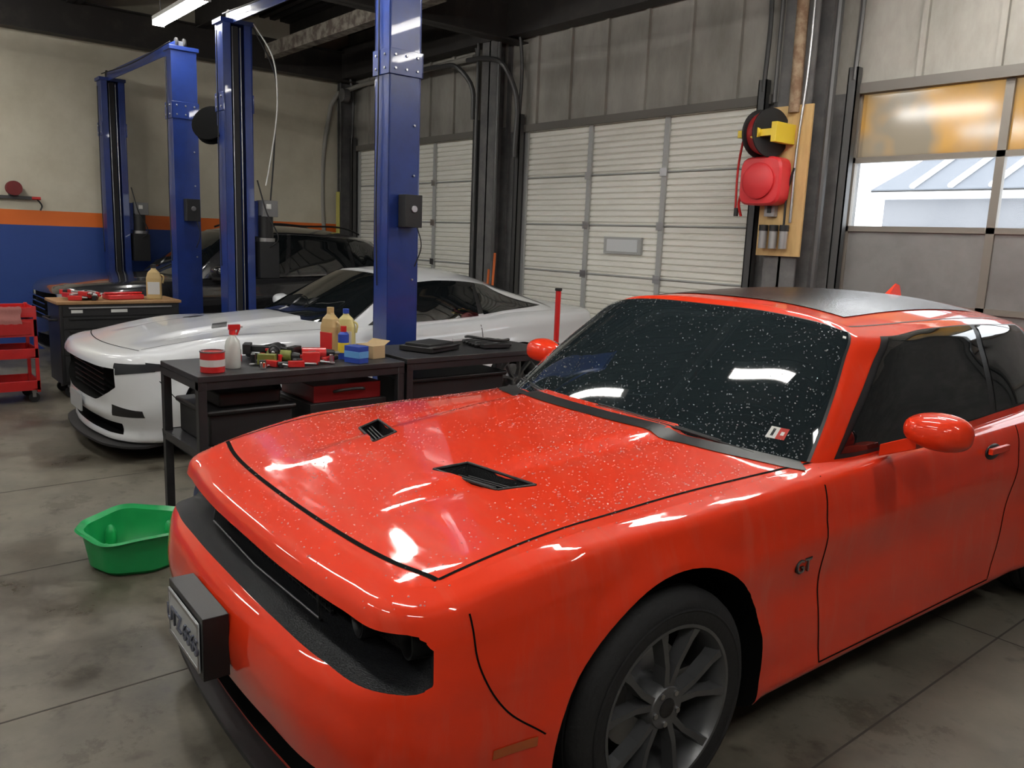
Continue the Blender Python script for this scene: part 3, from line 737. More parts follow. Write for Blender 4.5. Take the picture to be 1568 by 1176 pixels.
while x<XR:
    m.bx(x,x+.045,YB-.035,YB,DT+.08,ZC-.3,SID);x+=.56
for a,b in doors:
    m.bx(a-.05,b+.05,YB-.05,YB,DT+.0,DT+.08,STD)
m.build('wall_back')
for a,b in((XL,-11.88),(-8.65,-7.80),(-4.44,-3.60),(-.25,XR)):
    m=MB();m.bx(a,b,YB,YB+.15,0,DT+.02,POST);m.build('wall_back')
m=MB()
for a,b in((-8.5,-7.95),(-4.32,-3.75),(-12.15,-11.95)):
    c=(a+b)/2;w=(b-a)*.55
    m.bx(c-w/2,c+w/2,YB-.24,YB-.225,0,ZC-.3,POST);m.bx(c-w/2,c+w/2,YB-.03,YB,0,ZC-.3,POST);m.bx(c-.012,c+.012,YB-.24,YB,0,ZC-.3,POST)
m.build('trim_5')
TRK=mat('track_steel',(.09,.09,.09),.5,.5)
m=MB()
for a,b in doors:
    for x,s in((a,1),(b,-1)):
        m.bx(x-.05,x+.03,YB-.11,YB-.10,0,DT+.2,TRK);m.bx(x-.05,x-.04,YB-.11,YB-.04,0,DT+.2,TRK);m.bx(x+.02,x+.03,YB-.11,YB-.04,0,DT+.2,TRK)
        m.tube([(x,YB-.1,DT+.1),(x,YB-.1,DT+.9),(x,YB-.14,DT+1.1)],.02,TRK,n=6)
m.tube([(-8.65,YB-.15,DT+.2),(-8.65,YB-.2,DT+.62),(-8.8,YB-.3,DT+.82),(-9.2,YB-.3,DT+.88),(-10.2,YB-.3,DT+.88)],.03,TRK,n=8)
m.tube([(-7.8,YB-.15,DT-.3),(-7.8,YB-.2,DT+.5),(-7.9,YB-.3,DT+.75),(-8.2,YB-.3,DT+.85),(-8.6,YB-.3,DT+.88)],.03,TRK,n=8)
m.build('trim_6')
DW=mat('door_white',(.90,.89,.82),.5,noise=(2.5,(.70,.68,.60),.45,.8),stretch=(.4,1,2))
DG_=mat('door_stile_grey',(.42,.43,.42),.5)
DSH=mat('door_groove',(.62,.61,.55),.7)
def ribbed_door(a,b,stiles=()):
    m=MB();sec=.54
    z=DT
    while z>0.02:
        z0=max(0,z-sec);n=8
        hh=(z-z0)
        prof=[(.014,z-.002),(0,z-.012)]
        for i in range(n):
            q=z-.02-(hh-.04)*i/n;e=(hh-.04)/n
            prof+=[(0,q),(0,q-e*.62),(.014,q-e*.74),(.014,q-e*.9)]
        prof+=[(0,z0+.018),(0,z0+.012),(.014,z0+.002)]
        V=[(a,YB+.03+d,zz) for d,zz in prof]+[(b,YB+.03+d,zz) for d,zz in prof];nn=len(prof)
        for i in range(nn-1):
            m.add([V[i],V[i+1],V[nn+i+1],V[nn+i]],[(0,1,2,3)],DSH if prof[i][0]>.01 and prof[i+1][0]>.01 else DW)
        m.bx(a,b,YB+.015,YB+.03,z0+.0,z0+.014,DG_)
        z-=sec
    m.bx(a,b,YB+.05,YB+.06,0,DT+.02,DW);m.bx(a,b,YB+.0,YB+.05,DT,DT+.02,DW)
    for x in stiles:
        m.bx(x-.03,x+.03,YB+.005,YB+.028,0,DT,DG_)
        zz=DT-sec
        while zz>0.1:
            m.bx(x-.045,x+.045,YB-.01,YB+.01,zz-.04,zz+.04,STEEL);zz-=sec
    for x in (a+.03,b-.03):m.bx(x-.03,x+.03,YB+.005,YB+.028,0,DT,DG_)
    return m
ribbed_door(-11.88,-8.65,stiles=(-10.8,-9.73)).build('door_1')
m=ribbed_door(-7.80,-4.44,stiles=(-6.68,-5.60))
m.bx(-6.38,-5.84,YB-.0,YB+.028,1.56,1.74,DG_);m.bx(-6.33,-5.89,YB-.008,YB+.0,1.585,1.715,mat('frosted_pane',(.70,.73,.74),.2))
m.build('door_2')
def glass_mat(name,col,dk,tr,tl):
    m=bpy.data.materials.new(name);m.use_nodes=True;nt=m.node_tree;nt.nodes.clear()
    o=nt.nodes.new('ShaderNodeOutputMaterial');a=nt.nodes.new('ShaderNodeBsdfTransparent');b=nt.nodes.new('ShaderNodeBsdfTranslucent')
    g=nt.nodes.new('ShaderNodeBsdfGlossy');g.inputs['Roughness'].default_value=.1
    nz=nt.nodes.new('ShaderNodeTexNoise');nz.inputs['Scale'].default_value=2.2;tc=nt.nodes.new('ShaderNodeTexCoord');nt.links.new(tc.outputs['Object'],nz.inputs['Vector'])
    rp=nt.nodes.new('ShaderNodeValToRGB');rp.color_ramp.elements[0].color=(*dk,1);rp.color_ramp.elements[1].color=(*col,1)
    rp.color_ramp.elements[0].position=.40;rp.color_ramp.elements[1].position=.62
    nt.links.new(nz.outputs['Fac'],rp.inputs[0]);nt.links.new(rp.outputs[0],b.inputs['Color'])
    mx=nt.nodes.new('ShaderNodeMixShader');mx.inputs[0].default_value=tl;mx2=nt.nodes.new('ShaderNodeMixShader');mx2.inputs[0].default_value=.06
    a.inputs[0].default_value=(*tr,1)
    nt.links.new(a.outputs[0],mx.inputs[1]);nt.links.new(b.outputs[0],mx.inputs[2]);nt.links.new(mx.outputs[0],mx2.inputs[1]);nt.links.new(g.outputs[0],mx2.inputs[2]);nt.links.new(mx2.outputs[0],o.inputs[0]);return m
AMB=glass_mat('amber_glazing',(.20,.10,.022),(.085,.070,.052),(1,.7,.3),.985)
CLR=glass_mat('clear_glazing',(.8,.8,.8),(.6,.6,.6),(.95,.97,1),.08)
GPN=mat('grey_panel',(.20,.20,.195),.5,noise=(3,(.15,.15,.145),.4,.7))
FRM=mat('door_frame_brown',(.18,.165,.14),.5)
m=MB();a,b=doors[2];zs=[2.96,2.42,1.87,1.28,.65,0]
xs=[-3.60,-2.47,-1.36,-.25]
mats_=[AMB,CLR,GPN,GPN,GPN]
for r in range(5):
    m.bx(a,b,YB+.0,YB+.05,zs[r]-.022,zs[r]+.022 if r else zs[r],FRM)
    for i in range(3):
        if mats_[r] in(AMB,CLR):
            m.add([(xs[i]+.03,YB+.03,zs[r+1]),(xs[i+1]-.03,YB+.03,zs[r+1]),(xs[i+1]-.03,YB+.03,zs[r]),(xs[i]+.03,YB+.03,zs[r])],[(0,1,2,3)],mats_[r])
        else:m.bx(xs[i]+.03,xs[i+1]-.03,YB+.02,YB+.04,zs[r+1],zs[r],mats_[r])
for x in xs:m.bx(x-.03,x+.03,YB+.0,YB+.05,0,2.96,FRM)
m.build('door_3')
SNOW=mat('snow_ground',(.8,.82,.85),.8);ROOFM=mat('outside_roof',(.10,.115,.14),.6);OW=mat('outside_wall',(.16,.165,.18),.8)
m=MB();m.bx(-30,20,YB+.3,40,-.2,-.1,SNOW);m.build('snowy_ground_outside')
m=MB()
m.bx(-8.1,-2,16.2,20,-.1,2.75,OW);m.bx(-8.3,-1.8,16,16.2,2.72,2.88,SNOW)
m.hexa([(-8.3,16,2.85),(-1.8,16,2.85),(-1.8,19,4.7),(-6.9,19,4.7)],[(-8.3,16,2.9),(-1.8,16,2.9),(-1.8,19,4.75),(-6.9,19,4.75)],ROOFM)
for k in range(8):m.cyl((-7.5+k*.7,16,2.94),(-6.7+k*.7,19,4.8),.06,SNOW,n=6)
m.build('outside_building')
# ------------------------------------------------ LIFTS
BLUE=mat('lift_blue',(.011,.034,.19),.34,coat=.3,noise=(4,(.008,.022,.12),.4,.8))
def column(mb,cx,cy,h,s,w=.26,dp=.2):
    t=.012;bk=cx-s*dp/2;fr=cx+s*dp/2
    def b(x0,x1,*a,m=BLUE):mb.bx(min(x0,x1),max(x0,x1),*a,m)
    b(bk,bk+s*t,cy-w/2,cy+w/2,.01,h)
    b(bk,fr,cy-w/2,cy-w/2+t,.01,h);b(bk,fr,cy+w/2-t,cy+w/2,.01,h)
    b(fr,fr-s*t,cy-w/2,cy-w/2+.075,.01,h);b(fr,fr-s*t,cy+w/2-.075,cy+w/2,.01,h)
    b(bk+s*.03,fr-s*.05,cy-.03,cy+.03,.01,h-.05,m=BLKM)
    for yy in(-.04,.04):mb.cyl((fr-s*.03,cy+yy,.05),(fr-s*.03,cy+yy,h-.06),.007,STEEL,n=6)
    b(bk-s*.12,fr+s*.08,cy-w/2-.1,cy+w/2+.1,0,.02)
    for dy in(-w/2-.06,w/2+.06):
        for dx in(-.08,.08):mb.cyl((cx+dx,cy+dy,.02),(cx+dx,cy+dy,.045),.014,STEEL,n=6)
    b(bk-s*.02,fr+s*.01,cy-w/2-.02,cy+w/2+.02,h-.04,h)
    for sgy in(-1,1):mb.bx(cx-dp/2-.012,cx+dp/2+.012,cy+sgy*(w/2+.006)-.006,cy+sgy*(w/2+.006)+.006,2.78,2.95,BLUE)
    b(bk-s*.012,bk,cy-w/2-.01,cy+w/2+.01,2.78,2.95)
    for zz in(2.82,2.91):
        for dy in(-.09,0,.09):mb.cyl((bk-s*.012,cy+dy,zz),(bk-s*.022,cy+dy,zz),.01,STEEL,n=6)
        for dx in(-.06,.06):mb.cyl((cx+dx,cy-w/2-.012,zz),(cx+dx,cy-w/2-.022,zz),.01,STEEL,n=6)
    for zz in(1.35,2.1,2.45):mb.cyl((bk-s*.0,cy+.08,zz),(bk-s*.012,cy+.08,zz),.009,STEEL,n=6)
    mb.cyl((cx,cy-.05,h+.05),(cx,cy-.03,h+.05),.05,BLKM,n=20)
    mb.cyl((cx,cy+.03,h+.05),(cx,cy+.05,h+.05),.05,BLKM,n=20)
    b(bk+s*.02,fr+s*.05,cy-.08,cy+.08,.12,.75,m=BLUE)
    b(fr-s*.0,fr+s*.1,cy-.13,cy+.13,.1,.22,m=BLUE)
    mb.tube([(cx-.03,cy-w/2-.012,h-.1),(cx-.02,cy-w/2-.02,2.4),(cx-.035,cy-w/2-.02,1.9),(cx-.02,cy-w/2-.015,1.3)],.006,BLKM,n=6)
def lock_box(mb,cx,cy,w,s):
    mb.bx(cx-s*.16-.05,cx-s*.16+.05,cy-.05,cy+.09,1.73,1.96,BLKM)
    mb.cyl((cx-s*.21,cy+.02,1.86),(cx-s*.22,cy+.02,1.86),.025,STEEL,n=12)
    mb.tube([(cx-s*.2,cy+.05,1.75),(cx-s*.22,cy+.08,1.6),(cx-s*.18,cy+.05,1.45)],.005,BLKM,n=6)
def power_unit(mb,x,y,z):
    mb.box((x,y+.02,z+.13),(.16,.16,.16),mat('switch_grey',(.18,.18,.18),.4))
    mb.box((x+.085,y,z+.15),(.01,.05,.05),WHT)
    mb.cyl((x,y,z+.06),(x,y,z-.16),.075,BLK,n=20)
    mb.cyl((x,y,z-.16),(x,y,z-.2),.09,STEEL,n=20)
    mb.box((x,y,z-.38),(.2,.2,.36),BLKM)
    mb.tube([(x+.1,y,z-.25),(x+.16,y+.05,z-.2),(x+.14,y-.05,z+.1),(x+.05,y-.1,z+.4)],.008,BLKM,n=6)
def arms(mb,cx,cy,s):
    for a,l in((-.9,.9),(.7,.8)):
        d=Vector((s*math.cos(a),math.sin(a),0));p=Vector((cx+s*.2,cy,.14))
        M=Matrix.Translation(p+d*l/2)@Matrix.Rotation(math.atan2(d.y,d.x),4,'Z')
        mb.box((0,0,0),(l,.1,.08),BLUE,M=M);mb.cyl(p+d*l+Vector((0,0,.0)),p+d*l+Vector((0,0,.06)),.05,RUB,n=16)
def lift(xl,yl,xr,yr,h,name):
    L=grp(name)
    m=MB();column(m,xl,yl,h,1,w=.28);power_unit(m,xl+.06,yl+.27,1.75)
    m.bx(xl-.05,xl+.05,yl+.14,yl+.20,1.6,1.95,BLUE)
    m.build('column_powered',L,bevel=.003)
    m=MB();column(m,xr,yr,h,-1,w=.26);lock_box(m,xr,yr,.26,-1);m.build('column_idle',L,bevel=.003)
    m=MB();ang=math.atan2(yr-yl,xr-xl);M=Matrix.Translation(((xl+xr)/2,(yl+yr)/2,h-.10))@Matrix.Rotation(ang,4,'Z')
    ln=math.hypot(xr-xl,yr-yl)
    m.bx(-ln/2,ln/2,-.04,.04,.12,.17,mat('beam_grey',(.12,.13,.15),.5),M);m.bx(-ln/2,ln/2,-.05,-.04,.06,.17,BLUE,M)
    m.tube([(xl,yl-.1,h+.05),((xl+xr)/2,yl-.1,h+.0),(xr,yr-.1,h+.05)],.008,BLKM,n=6)
    m.build('overhead_beam',L,bevel=.003)
    m=MB();arms(m,xl,yl,.25);arms(m,xr,yr,-.25);m.build('swing_arms',L,bevel=.004)
    return L
lift(-11.85,2.97,-9.2,3.0,3.5,'two_post_lift')
L2=lift(-8.15,3.16,-5.28,3.24,3.62,'two_post_lift')
m=MB();WC=mat('white_cable',(.7,.7,.68),.5)
m.tube([(-8.0,3.3,3.6),(-7.85,3.42,3.3),(-7.82,3.45,2.9),(-7.9,3.42,2.4),(-7.95,3.38,2.1)],.007,WC,n=6)
m.tube([(-8.05,3.3,3.6),(-8.0,3.5,3.2),(-8.06,3.52,2.5),(-8.02,3.45,1.9)],.008,BLKM,n=6)
M=Matrix.Translation((-8.34,3.0,2.66))@Matrix.Rotation(math.radians(60),4,'Y')@Matrix.Rotation(math.radians(40),4,'X')
m.lathe([(0,-.05),(.18,-.05),(.18,-.035),(.1,-.03),(.1,.03),(.18,.035),(.18,.05),(0,.05)],VOID,M,28)
m.build('hose_disc',L2)
# ------------------------------------------------ light fixtures
TUBE=mat('led_tube',(1,1,1),.5,emit=(1,.97,.92),es=60)
def fixture(x,y,z=3.75,l=1.4):
    F_=grp('led_shop_light')
    m=MB();m.bx(x-l/2,x+l/2,y-.06,y+.06,z+.03,z+.07,WHT)
    for dx in(-l/2+.1,l/2-.1):m.cyl((x+dx,y,z+.07),(x+dx,y,ZC-.04),.004,STEEL,n=5)
    for dx in(-l/2,l/2-.02):m.bx(x+dx,x+dx+.02,y-.06,y+.06,z-.02,z+.03,WHT)
    m.build('housing',F_)
    m=MB()
    for dy in(-.035,.035):m.cyl((x-l/2+.02,y+dy,z),(x+l/2-.02,y+dy,z),.02,TUBE,n=8)
    m.build('tubes',F_)
for x,y in((-10.9,.3),(-8.8,-1.8),(-8.8,.3),(-8.75,2.86),(-5.6,-1.8),(-5.6,.5),(-5.4,2.7),(-2.4,-1.8),(-2.4,.5),(-2.4,2.9),(-2.6,4.7),(-2.0,5.5),(.8,-1.8),(.8,.5),(.8,2.9)):  # unseen fixture closest to the doors is added to brighten the back wall
    fixture(x,y)
# ------------------------------------------------ BENCH
DK=mat('bench_black',(.02,.02,.022),.45,noise=(6,(.04,.04,.042),.5,.8))
SH=.52
def bench(x0,x1,y0,y1,h,name):
    B=grp(name);m=MB();p=.045
    m.bx(x0,x1,y0,y1,h-.035,h,DK);m.bx(x1-.012,x1,y0,y1,h-.075,h-.03,DK);m.bx(x0,x0+.012,y0,y1,h-.075,h-.03,DK)
    m.bx(x0,x1,y0,y0+.012,h-.075,h-.03,DK);m.bx(x0,x1,y1-.012,y1,h-.075,h-.03,DK)
    for x in(x0,x1-p):
        for y in(y0,y1-p):m.bx(x,x+p,y,y+p,0,h-.03,DK)
    m.bx(x0,x1,y0,y1,SH-.02,SH,DK);m.bx(x0,x1,y0,y0+.015,SH-.05,SH,DK);m.bx(x1-.015,x1,y0,y1,SH-.05,SH,DK)
    m.build('frame',B,bevel=.003);return B
bench(-4.8,-4.18,1.40,2.64,.92,'steel_workbench')
bench(-4.8,-4.2,2.67,3.86,.93,'steel_workbench')
def M_(x,y,z=0,r=0):return Matrix.Translation((x,y,z))@Matrix.Rotation(r,4,'Z')
BT=.9205
m=MB();LBL=mat('label_white',(.6,.6,.58),.5)
T=M_(-4.30,1.52,BT)@Matrix.Scale(1.15,4)
m.lathe([(0,0),(.052,0),(.055,.004),(.055,.09),(.05,.095),(.0,.095)],RED,T,28)
m.lathe_open([(.0556,.03),(.0556,.062)],LBL,T,28);m.lathe_open([(.054,.094),(.057,.094),(.057,.10),(.05,.10)],STEEL,T,28)
m.build('red_product_can')
m=MB();SPB=mat('clear_bottle',(.62,.66,.62),.2,spec=.6)
T=M_(-4.38,1.66,BT)
m.lathe([(0,0),(.038,0),(.042,.006),(.042,.12),(.036,.15),(.018,.175),(.015,.19),(0,.19)],SPB,T,24)
m.lathe([(0,.185),(.018,.185),(.018,.21),(0,.21)],RED,T,16)
m.box((0,0.01,.225),(.022,.06,.028),RED,M=T);m.cyl((0,.04,.228),(0,.055,.228),.008,WHT,M=T);m.box((0,.03,.2),(.01,.01,.04),RED,rot=(-.4,0,0),M=T)
m.build('spray_bottle')
def bottle(x,y,z,name,body,cap,label,s=1,r=0):
    m=MB();T=M_(x,y,z,r)@Matrix.Scale(s,4)
    def ring(w,d,zz):
        return [(w*math.copysign(abs(math.cos(a))**.5,math.cos(a)),d*math.copysign(abs(math.sin(a))**.5,math.sin(a)),zz) for a in[2*math.pi*i/24 for i in range(24)]]
    R_=[ring(.055,.032,0),ring(.058,.036,.01),ring(.058,.036,.17),ring(.045,.03,.215),ring(.02,.018,.24),ring(.016,.016,.255)]
    for a,b in zip(R_[:-1],R_[1:]):m.hexa(a,b,body,T)
    m.lathe([(0,.25),(.02,.25),(.02,.28),(0,.28)],cap,T,18)
    m.bx(-.045,.045,-.0375,.0375,.04,.14,label,T)
    m.tube([(.05,0,.2),(.068,0,.19),(.066,0,.13)],.007,body,M=T)
    m.build(name,bevel=.001)
GOLD=mat('gold_plastic',(.50,.36,.16),.35);YEL=mat('yellow_plastic',(.75,.55,.04),.4);BLUP=mat('blue_label',(.02,.06,.35),.4)
bottle(-4.56,2.34,BT,'motor_oil_bottle',GOLD,GOLD,RED,1.08,.3)
bottle(-4.66,2.50,BT,'antifreeze_jug',mat('pale_yellow',(.65,.58,.25),.35),BLUP,LBL,1.0,.8)
m=MB();T=M_(-4.43,2.36,BT)
m.lathe([(0,0),(.033,0),(.033,.15),(.02,.165),(0,.165)],BLUP,T,24);m.lathe([(.034,.04),(.034,.10)],YEL,T,24);m.lathe([(0,.165),(.018,.165),(.018,.2),(0,.2)],RED,T,16)
m.build('lubricant_spray_can')
m=MB();m.box((0,0,.05),(.12,.08,.10),BLUP,M=M_(-4.27,2.36,BT,.3));m.box((0,0,.05),(.122,.082,.04),mat('label_cyan',(.1,.3,.6),.5),M=M_(-4.27,2.36,BT,.3));m.build('blue_parts_box',bevel=.002)
m=MB();CB=mat('cardboard',(.42,.30,.16),.8);m.box((0,0,.04),(.16,.10,.08),CB,M=M_(-4.42,2.54,BT,.2));m.box((0,.052,.083),(.16,.09,.004),CB,rot=(.5,0,0),M=M_(-4.42,2.54,BT,.2));m.build('cardboard_box',bevel=.002)
TG=grp('hand_tool_pile')
def drill(x,y,z,r,name,c1):
    m=MB();T=M_(x,y,z+.036,r)
    m.cyl((-.09,.07,0),(.05,.07,0),.033,c1,n=20,M=T);m.cyl((.05,.07,0),(.10,.07,0),.026,BLK,r1=.018,n=20,M=T);m.cyl((.10,.07,0),(.13,.07,0),.01,STEEL,n=10,M=T)
    m.hexa([(-.055,.05,-.018),(-.01,.05,-.018),(-.01,.05,.018),(-.055,.05,.018)],[(-.075,-.07,-.018),(-.03,-.07,-.018),(-.03,-.07,.018),(-.075,-.07,.018)],BLK,T)
    m.box((-.05,-.09,0),(.1,.045,.06),c1,M=T);m.box((-.0,.03,0),(.012,.03,.016),RED,M=T)
    m.build(name,TG,bevel=.004)
drill(-4.42,1.95,BT,.9,'impact_wrench',mat('olive_tool',(.16,.18,.03),.5))
drill(-4.58,2.05,BT+.02,2.2,'cordless_drill',BLK)
drill(-4.36,2.16,BT+.01,1.2,'ratchet_drill',RED)
drill(-4.55,1.90,BT+.03,-.5,'air_ratchet',BLK)
m=MB()
for i in range(20):
    T=M_(-4.31-random.random()*.34,1.83+random.random()*.38,BT+.004,random.uniform(-1.4,1.4));l=random.uniform(.10,.18)
    mm=random.choice([STEEL,CHR,STEEL,RED])
    m.box((0,0,.003),(l,.014,.007),mm,M=T);m.lathe([(.008,0),(.016,0),(.016,.009),(.008,.009)],STEEL,T@Matrix.Translation((l/2,0,0)),14)
    m.hexa([(-l/2-.02,-.016,0),(-l/2+.006,-.01,0),(-l/2+.006,.01,0),(-l/2-.02,.016,0),(-l/2-.008,0,0)],[(-l/2-.02,-.016,.009),(-l/2+.006,-.01,.009),(-l/2+.006,.01,.009),(-l/2-.02,.016,.009),(-l/2-.008,0,.009)],STEEL,T)
for i in range(34):
    x,y=-4.26-random.random()*.45,1.77+random.random()*.48;r=random.uniform(.01,.022);hh=random.uniform(.02,.055)
    m.lathe([(r*.6,0),(r,0),(r,hh),(r*.6,hh)],random.choice([STEEL,BLK,CHR,RED]),M_(x,y,BT+.002),14)
for i,(x,y,r) in enumerate([(-4.33,1.86,.5),(-4.5,2.10,-.6),(-4.30,2.08,.9),(-4.6,1.88,.1),(-4.25,1.97,1.2),(-4.45,2.18,.3),(-4.32,2.2,-1.0)]):
    T=M_(x,y,BT+.002,r);m.box((0,0,.018),(.09,.032,.034),random.choice([RED,BLK,RED]),M=T);m.cyl((.04,0,.02),(.11,0,.016),.006,STEEL,M=T);m.cyl((-.10,0,.018),(-.04,0,.018),.014,BLK,M=T)
m.build('wrenches_and_sockets',TG,bevel=.002)
m=MB();T=M_(-4.48,3.02,.932,.35)
m.box((0,0,.02),(.26,.32,.035),BLK,M=T);m.box((0,.0,.045),(.2,.27,.02),BLKM,M=T)
m.tube([(.1,-.15,.03),(.16,-.1,.04),(.18,.08,.05),(.1,.15,.03)],.012,BLK,M=T);m.build('black_tool_case',bevel=.01)
m=MB();T=M_(-4.47,3.50,.932,-.2)
for k in range(5):m.tube([(-.14+.05*k,-.13,.018),(-.1+.05*k,0,.03+.01*(k%2)),(-.12+.05*k,.14,.018)],.016,BLK,M=T)
m.box((0,0,.02),(.3,.2,.03),BLKM,M=T);m.tube([(-.15,-.1,.05),(0,-.14,.07),(.16,0,.06),(.05,.14,.05)],.01,BLK,M=T)
m.build('air_hose_tools',bevel=.006)
m=MB();m.bx(-4.74,-4.26,1.48,1.95,SH+.001,SH+.18,BLKM);m.bx(-4.76,-4.24,1.46,1.97,SH+.17,SH+.2,BLK);m.bx(-4.7,-4.3,1.55,1.9,SH+.2,SH+.28,BLKM);m.build('storage_bin',bevel=.012)
m=MB();m.bx(-4.72,-4.24,2.05,2.55,SH+.001,SH+.18,BLKM);m.bx(-4.70,-4.26,2.08,2.52,SH+.18,SH+.28,mat('dark_red_case',(.2,.01,.012),.4));m.tube([(-4.25,2.2,SH+.24),(-4.22,2.22,SH+.25),(-4.22,2.38,SH+.25),(-4.25,2.4,SH+.24)],.01,BLK);m.build('red_tool_case',bevel=.012)
m=MB();m.bx(-4.7,-4.28,2.75,3.5,SH+.001,SH+.25,BLKM);m.bx(-4.72,-4.26,2.73,3.52,SH+.24,SH+.27,BLK);m.build('storage_bin',bevel=.012)
m=MB();NAV=mat('navy_fabric',(.02,.03,.07),.85,bump=(30,.4))
m.ell((-4.42,1.58,.17),(.13,.13,.17),NAV,fn=lambda p:Vector((math.copysign(abs(p.x)**.7,p.x),math.copysign(abs(p.y)**.7,p.y),p.z)))
m.tube([(-4.30,1.50,.2),(-4.27,1.54,.29),(-4.29,1.62,.2)],.012,mat('tan_strap',(.35,.2,.08),.7));m.tube([(-4.5,1.56,.32),(-4.42,1.56,.38),(-4.34,1.58,.32)],.01,NAV)
m.build('backpack')
m=MB();m.tube([(-4.36,4.05,.02),(-4.36,4.05,1.32)],.02,RED,n=12);m.box((-4.36,4.05,.02),(.3,.3,.04),RED);m.cyl((-4.36,4.05,1.32),(-4.36,4.05,1.34),.026,BLK);m.box((-4.36,4.05,.14),(.1,.1,.2),RED);m.build('pole_jack_stand',bevel=.003)
# ------------------------------------------------ green drain pan
m=MB();GRN=mat('green_plastic',(.01,.34,.09),.35,spec=.5)
cx,cy=-4.21,1.09
n=96;rings=[(.0,.012),(.20,.012),(.215,.03),(.232,.12),(.24,.185),(.272,.2),(.28,.19),(.265,.18),(.248,.17),(.238,.12),(.222,.02),(.20,.0),(0,0)]
V=[];F=[]
for k,(r,z) in enumerate(rings):
    for i in range(n):
        a=2*math.pi*i/n
        sq=1/(abs(math.cos(a))**2.2+abs(math.sin(a))**2.2)**(1/2.2)
        e=sq*(1+.022*math.cos(8*a))
        zz=z+(.012*math.cos(4*a) if k in(4,5,6,7) else 0)
        V.append((cx+math.cos(a)*r*e,cy+math.sin(a)*r*e,zz))
for k in range(len(rings)-1):
    for i in range(n):F.append((k*n+i,k*n+(i+1)%n,(k+1)*n+(i+1)%n,(k+1)*n+i))
m.add(V,F,GRN)
for a in (0.4,2.0,3.6,5.2):
    m.ell((cx+.195*math.cos(a),cy+.195*math.sin(a),.075),(.03,.03,.075),GRN,n=12)
m.build('oil_drain_pan')
# ------------------------------------------------ black tool chest
T_=grp('rolling_tool_chest');m=MB();WOOD=mat('wood_top',(.35,.2,.09),.5,noise=(4,(.25,.13,.05),.4,.7),stretch=(6,1,1))
x0,x1,y0,y1=-9.15,-8.62,1.62,2.72
m.bx(x0,x1,y0,y1,.13,.90,BLK);m.build('cabinet',T_,bevel=.008)
m=MB();m.bx(x0-.01,x1+.02,y0-.02,y1+.02,.90,.93,WOOD);m.build('wood_top',T_,bevel=.005)
m=MB()
for z0,z1 in((.79,.885),(.67,.78),(.55,.66),(.42,.54),(.16,.41)):
    m.bx(x1,x1+.012,y0+.03,y1-.03,z0,z1,BLKM);m.bx(x1+.012,x1+.03,y0+.08,y1-.08,z1-.022,z1-.008,STEEL if z0>.78 else BLK)
m.bx(x1+.012,x1+.016,y0+.1,y0+.2,.82,.85,WHT);m.bx(x1+.012,x1+.016,y0+.45,y0+.6,.82,.85,WHT)
m.tube([(x0+.1,y0,.75),(x0+.1,y0-.06,.75),(x1-.1,y0-.06,.75),(x1-.1,y0,.75)],.012,BLK,smooth=False)
m.build('drawers',T_,bevel=.002)
m=MB()
for x in(x0+.08,x1-.08):
    for y in(y0+.08,y1-.08):
        m.cyl((x-.02,y,.05),(x+.02,y,.05),.05,RUB,n=20);m.bx(x-.03,x+.03,y-.02,y+.02,.05,.13,STEEL)
m.build('casters',T_)
WT=.931
m=MB();T=M_(-8.82,2.24,WT,.1);m.bx(-.1,.1,-.17,.17,0,.05,RED,T);m.bx(-.03,.03,-.18,.18,.05,.07,RED,T);m.build('red_tool_tray',bevel=.01)
m=MB()
for i in range(18):
    T=M_(-9.03+random.random()*.33,1.70+random.random()*.26,WT+.02*(i%3),random.uniform(0,3))
    m.box((0,0,.025),(.12,.04,.045),random.choice([RED,RED,BLK,STEEL]),M=T);m.cyl((.05,0,.03),(.11,0,.03),.012,random.choice([RED,STEEL]),M=T)
m.build('assorted_red_tools',bevel=.005)
bottle(-8.75,2.52,WT,'motor_oil_bottle',GOLD,BLK,LBL,1.25,1.2)
C_=grp('red_tool_cart');m=MB();x0,x1,y0,y1=-9.0,-8.55,.62,1.42
for z in(.12,.42,.80):
    m.bx(x0,x1,y0,y1,z,z+.015,RED)
    for a in((x0,x0+.012,y0,y1),(x1-.012,x1,y0,y1),(x0,x1,y0,y0+.012),(x0,x1,y1-.012,y1)):m.bx(*a,z,z+.09,RED)
for x in(x0,x1-.03):
    for y in(y0,y1-.03):m.bx(x,x+.03,y,y+.03,.1,.9,RED)
m.bx(x0,x1,y0,y1,.62,.78,RED);m.bx(x1,x1+.012,y0+.05,y1-.05,.64,.76,mat('drawer_red',(.42,.015,.015),.35))
m.build('shelves',C_,bevel=.003);m=MB()
for x in(x0+.05,x1-.05):
    for y in(y0+.05,y1-.05):
        m.cyl((x-.015,y,.045),(x+.015,y,.045),.045,RUB,n=20);m.bx(x-.02,x+.02,y-.015,y+.015,.05,.12,STEEL)
m.build('casters',C_)
m=MB();RAG=mat('pink_rag',(.5,.2,.18),.9,bump=(20,.5))
G=np.zeros((9,9,3))
for i in range(9):
    for j in range(9):
        G[i,j]=(x1+.018+.006*math.sin(j*1.3),y1-.30+.022*i+.006*math.sin(j),.90-.02*j+.004*math.sin(i*2))
m.gridf(G,RAG);m.build('shop_rag',C_)
m=MB()
for i in range(5):
    T=M_(-8.78+.1*random.random(),.75+i*.13,.816,random.random()*3);m.box((0,0,.03),(.14,.05,.06),random.choice([RED,BLK]),M=T);m.cyl((0,0,.03),(.1,.03,.05),.015,STEEL,M=T)
m.build('cart_tools',C_,bevel=.005)
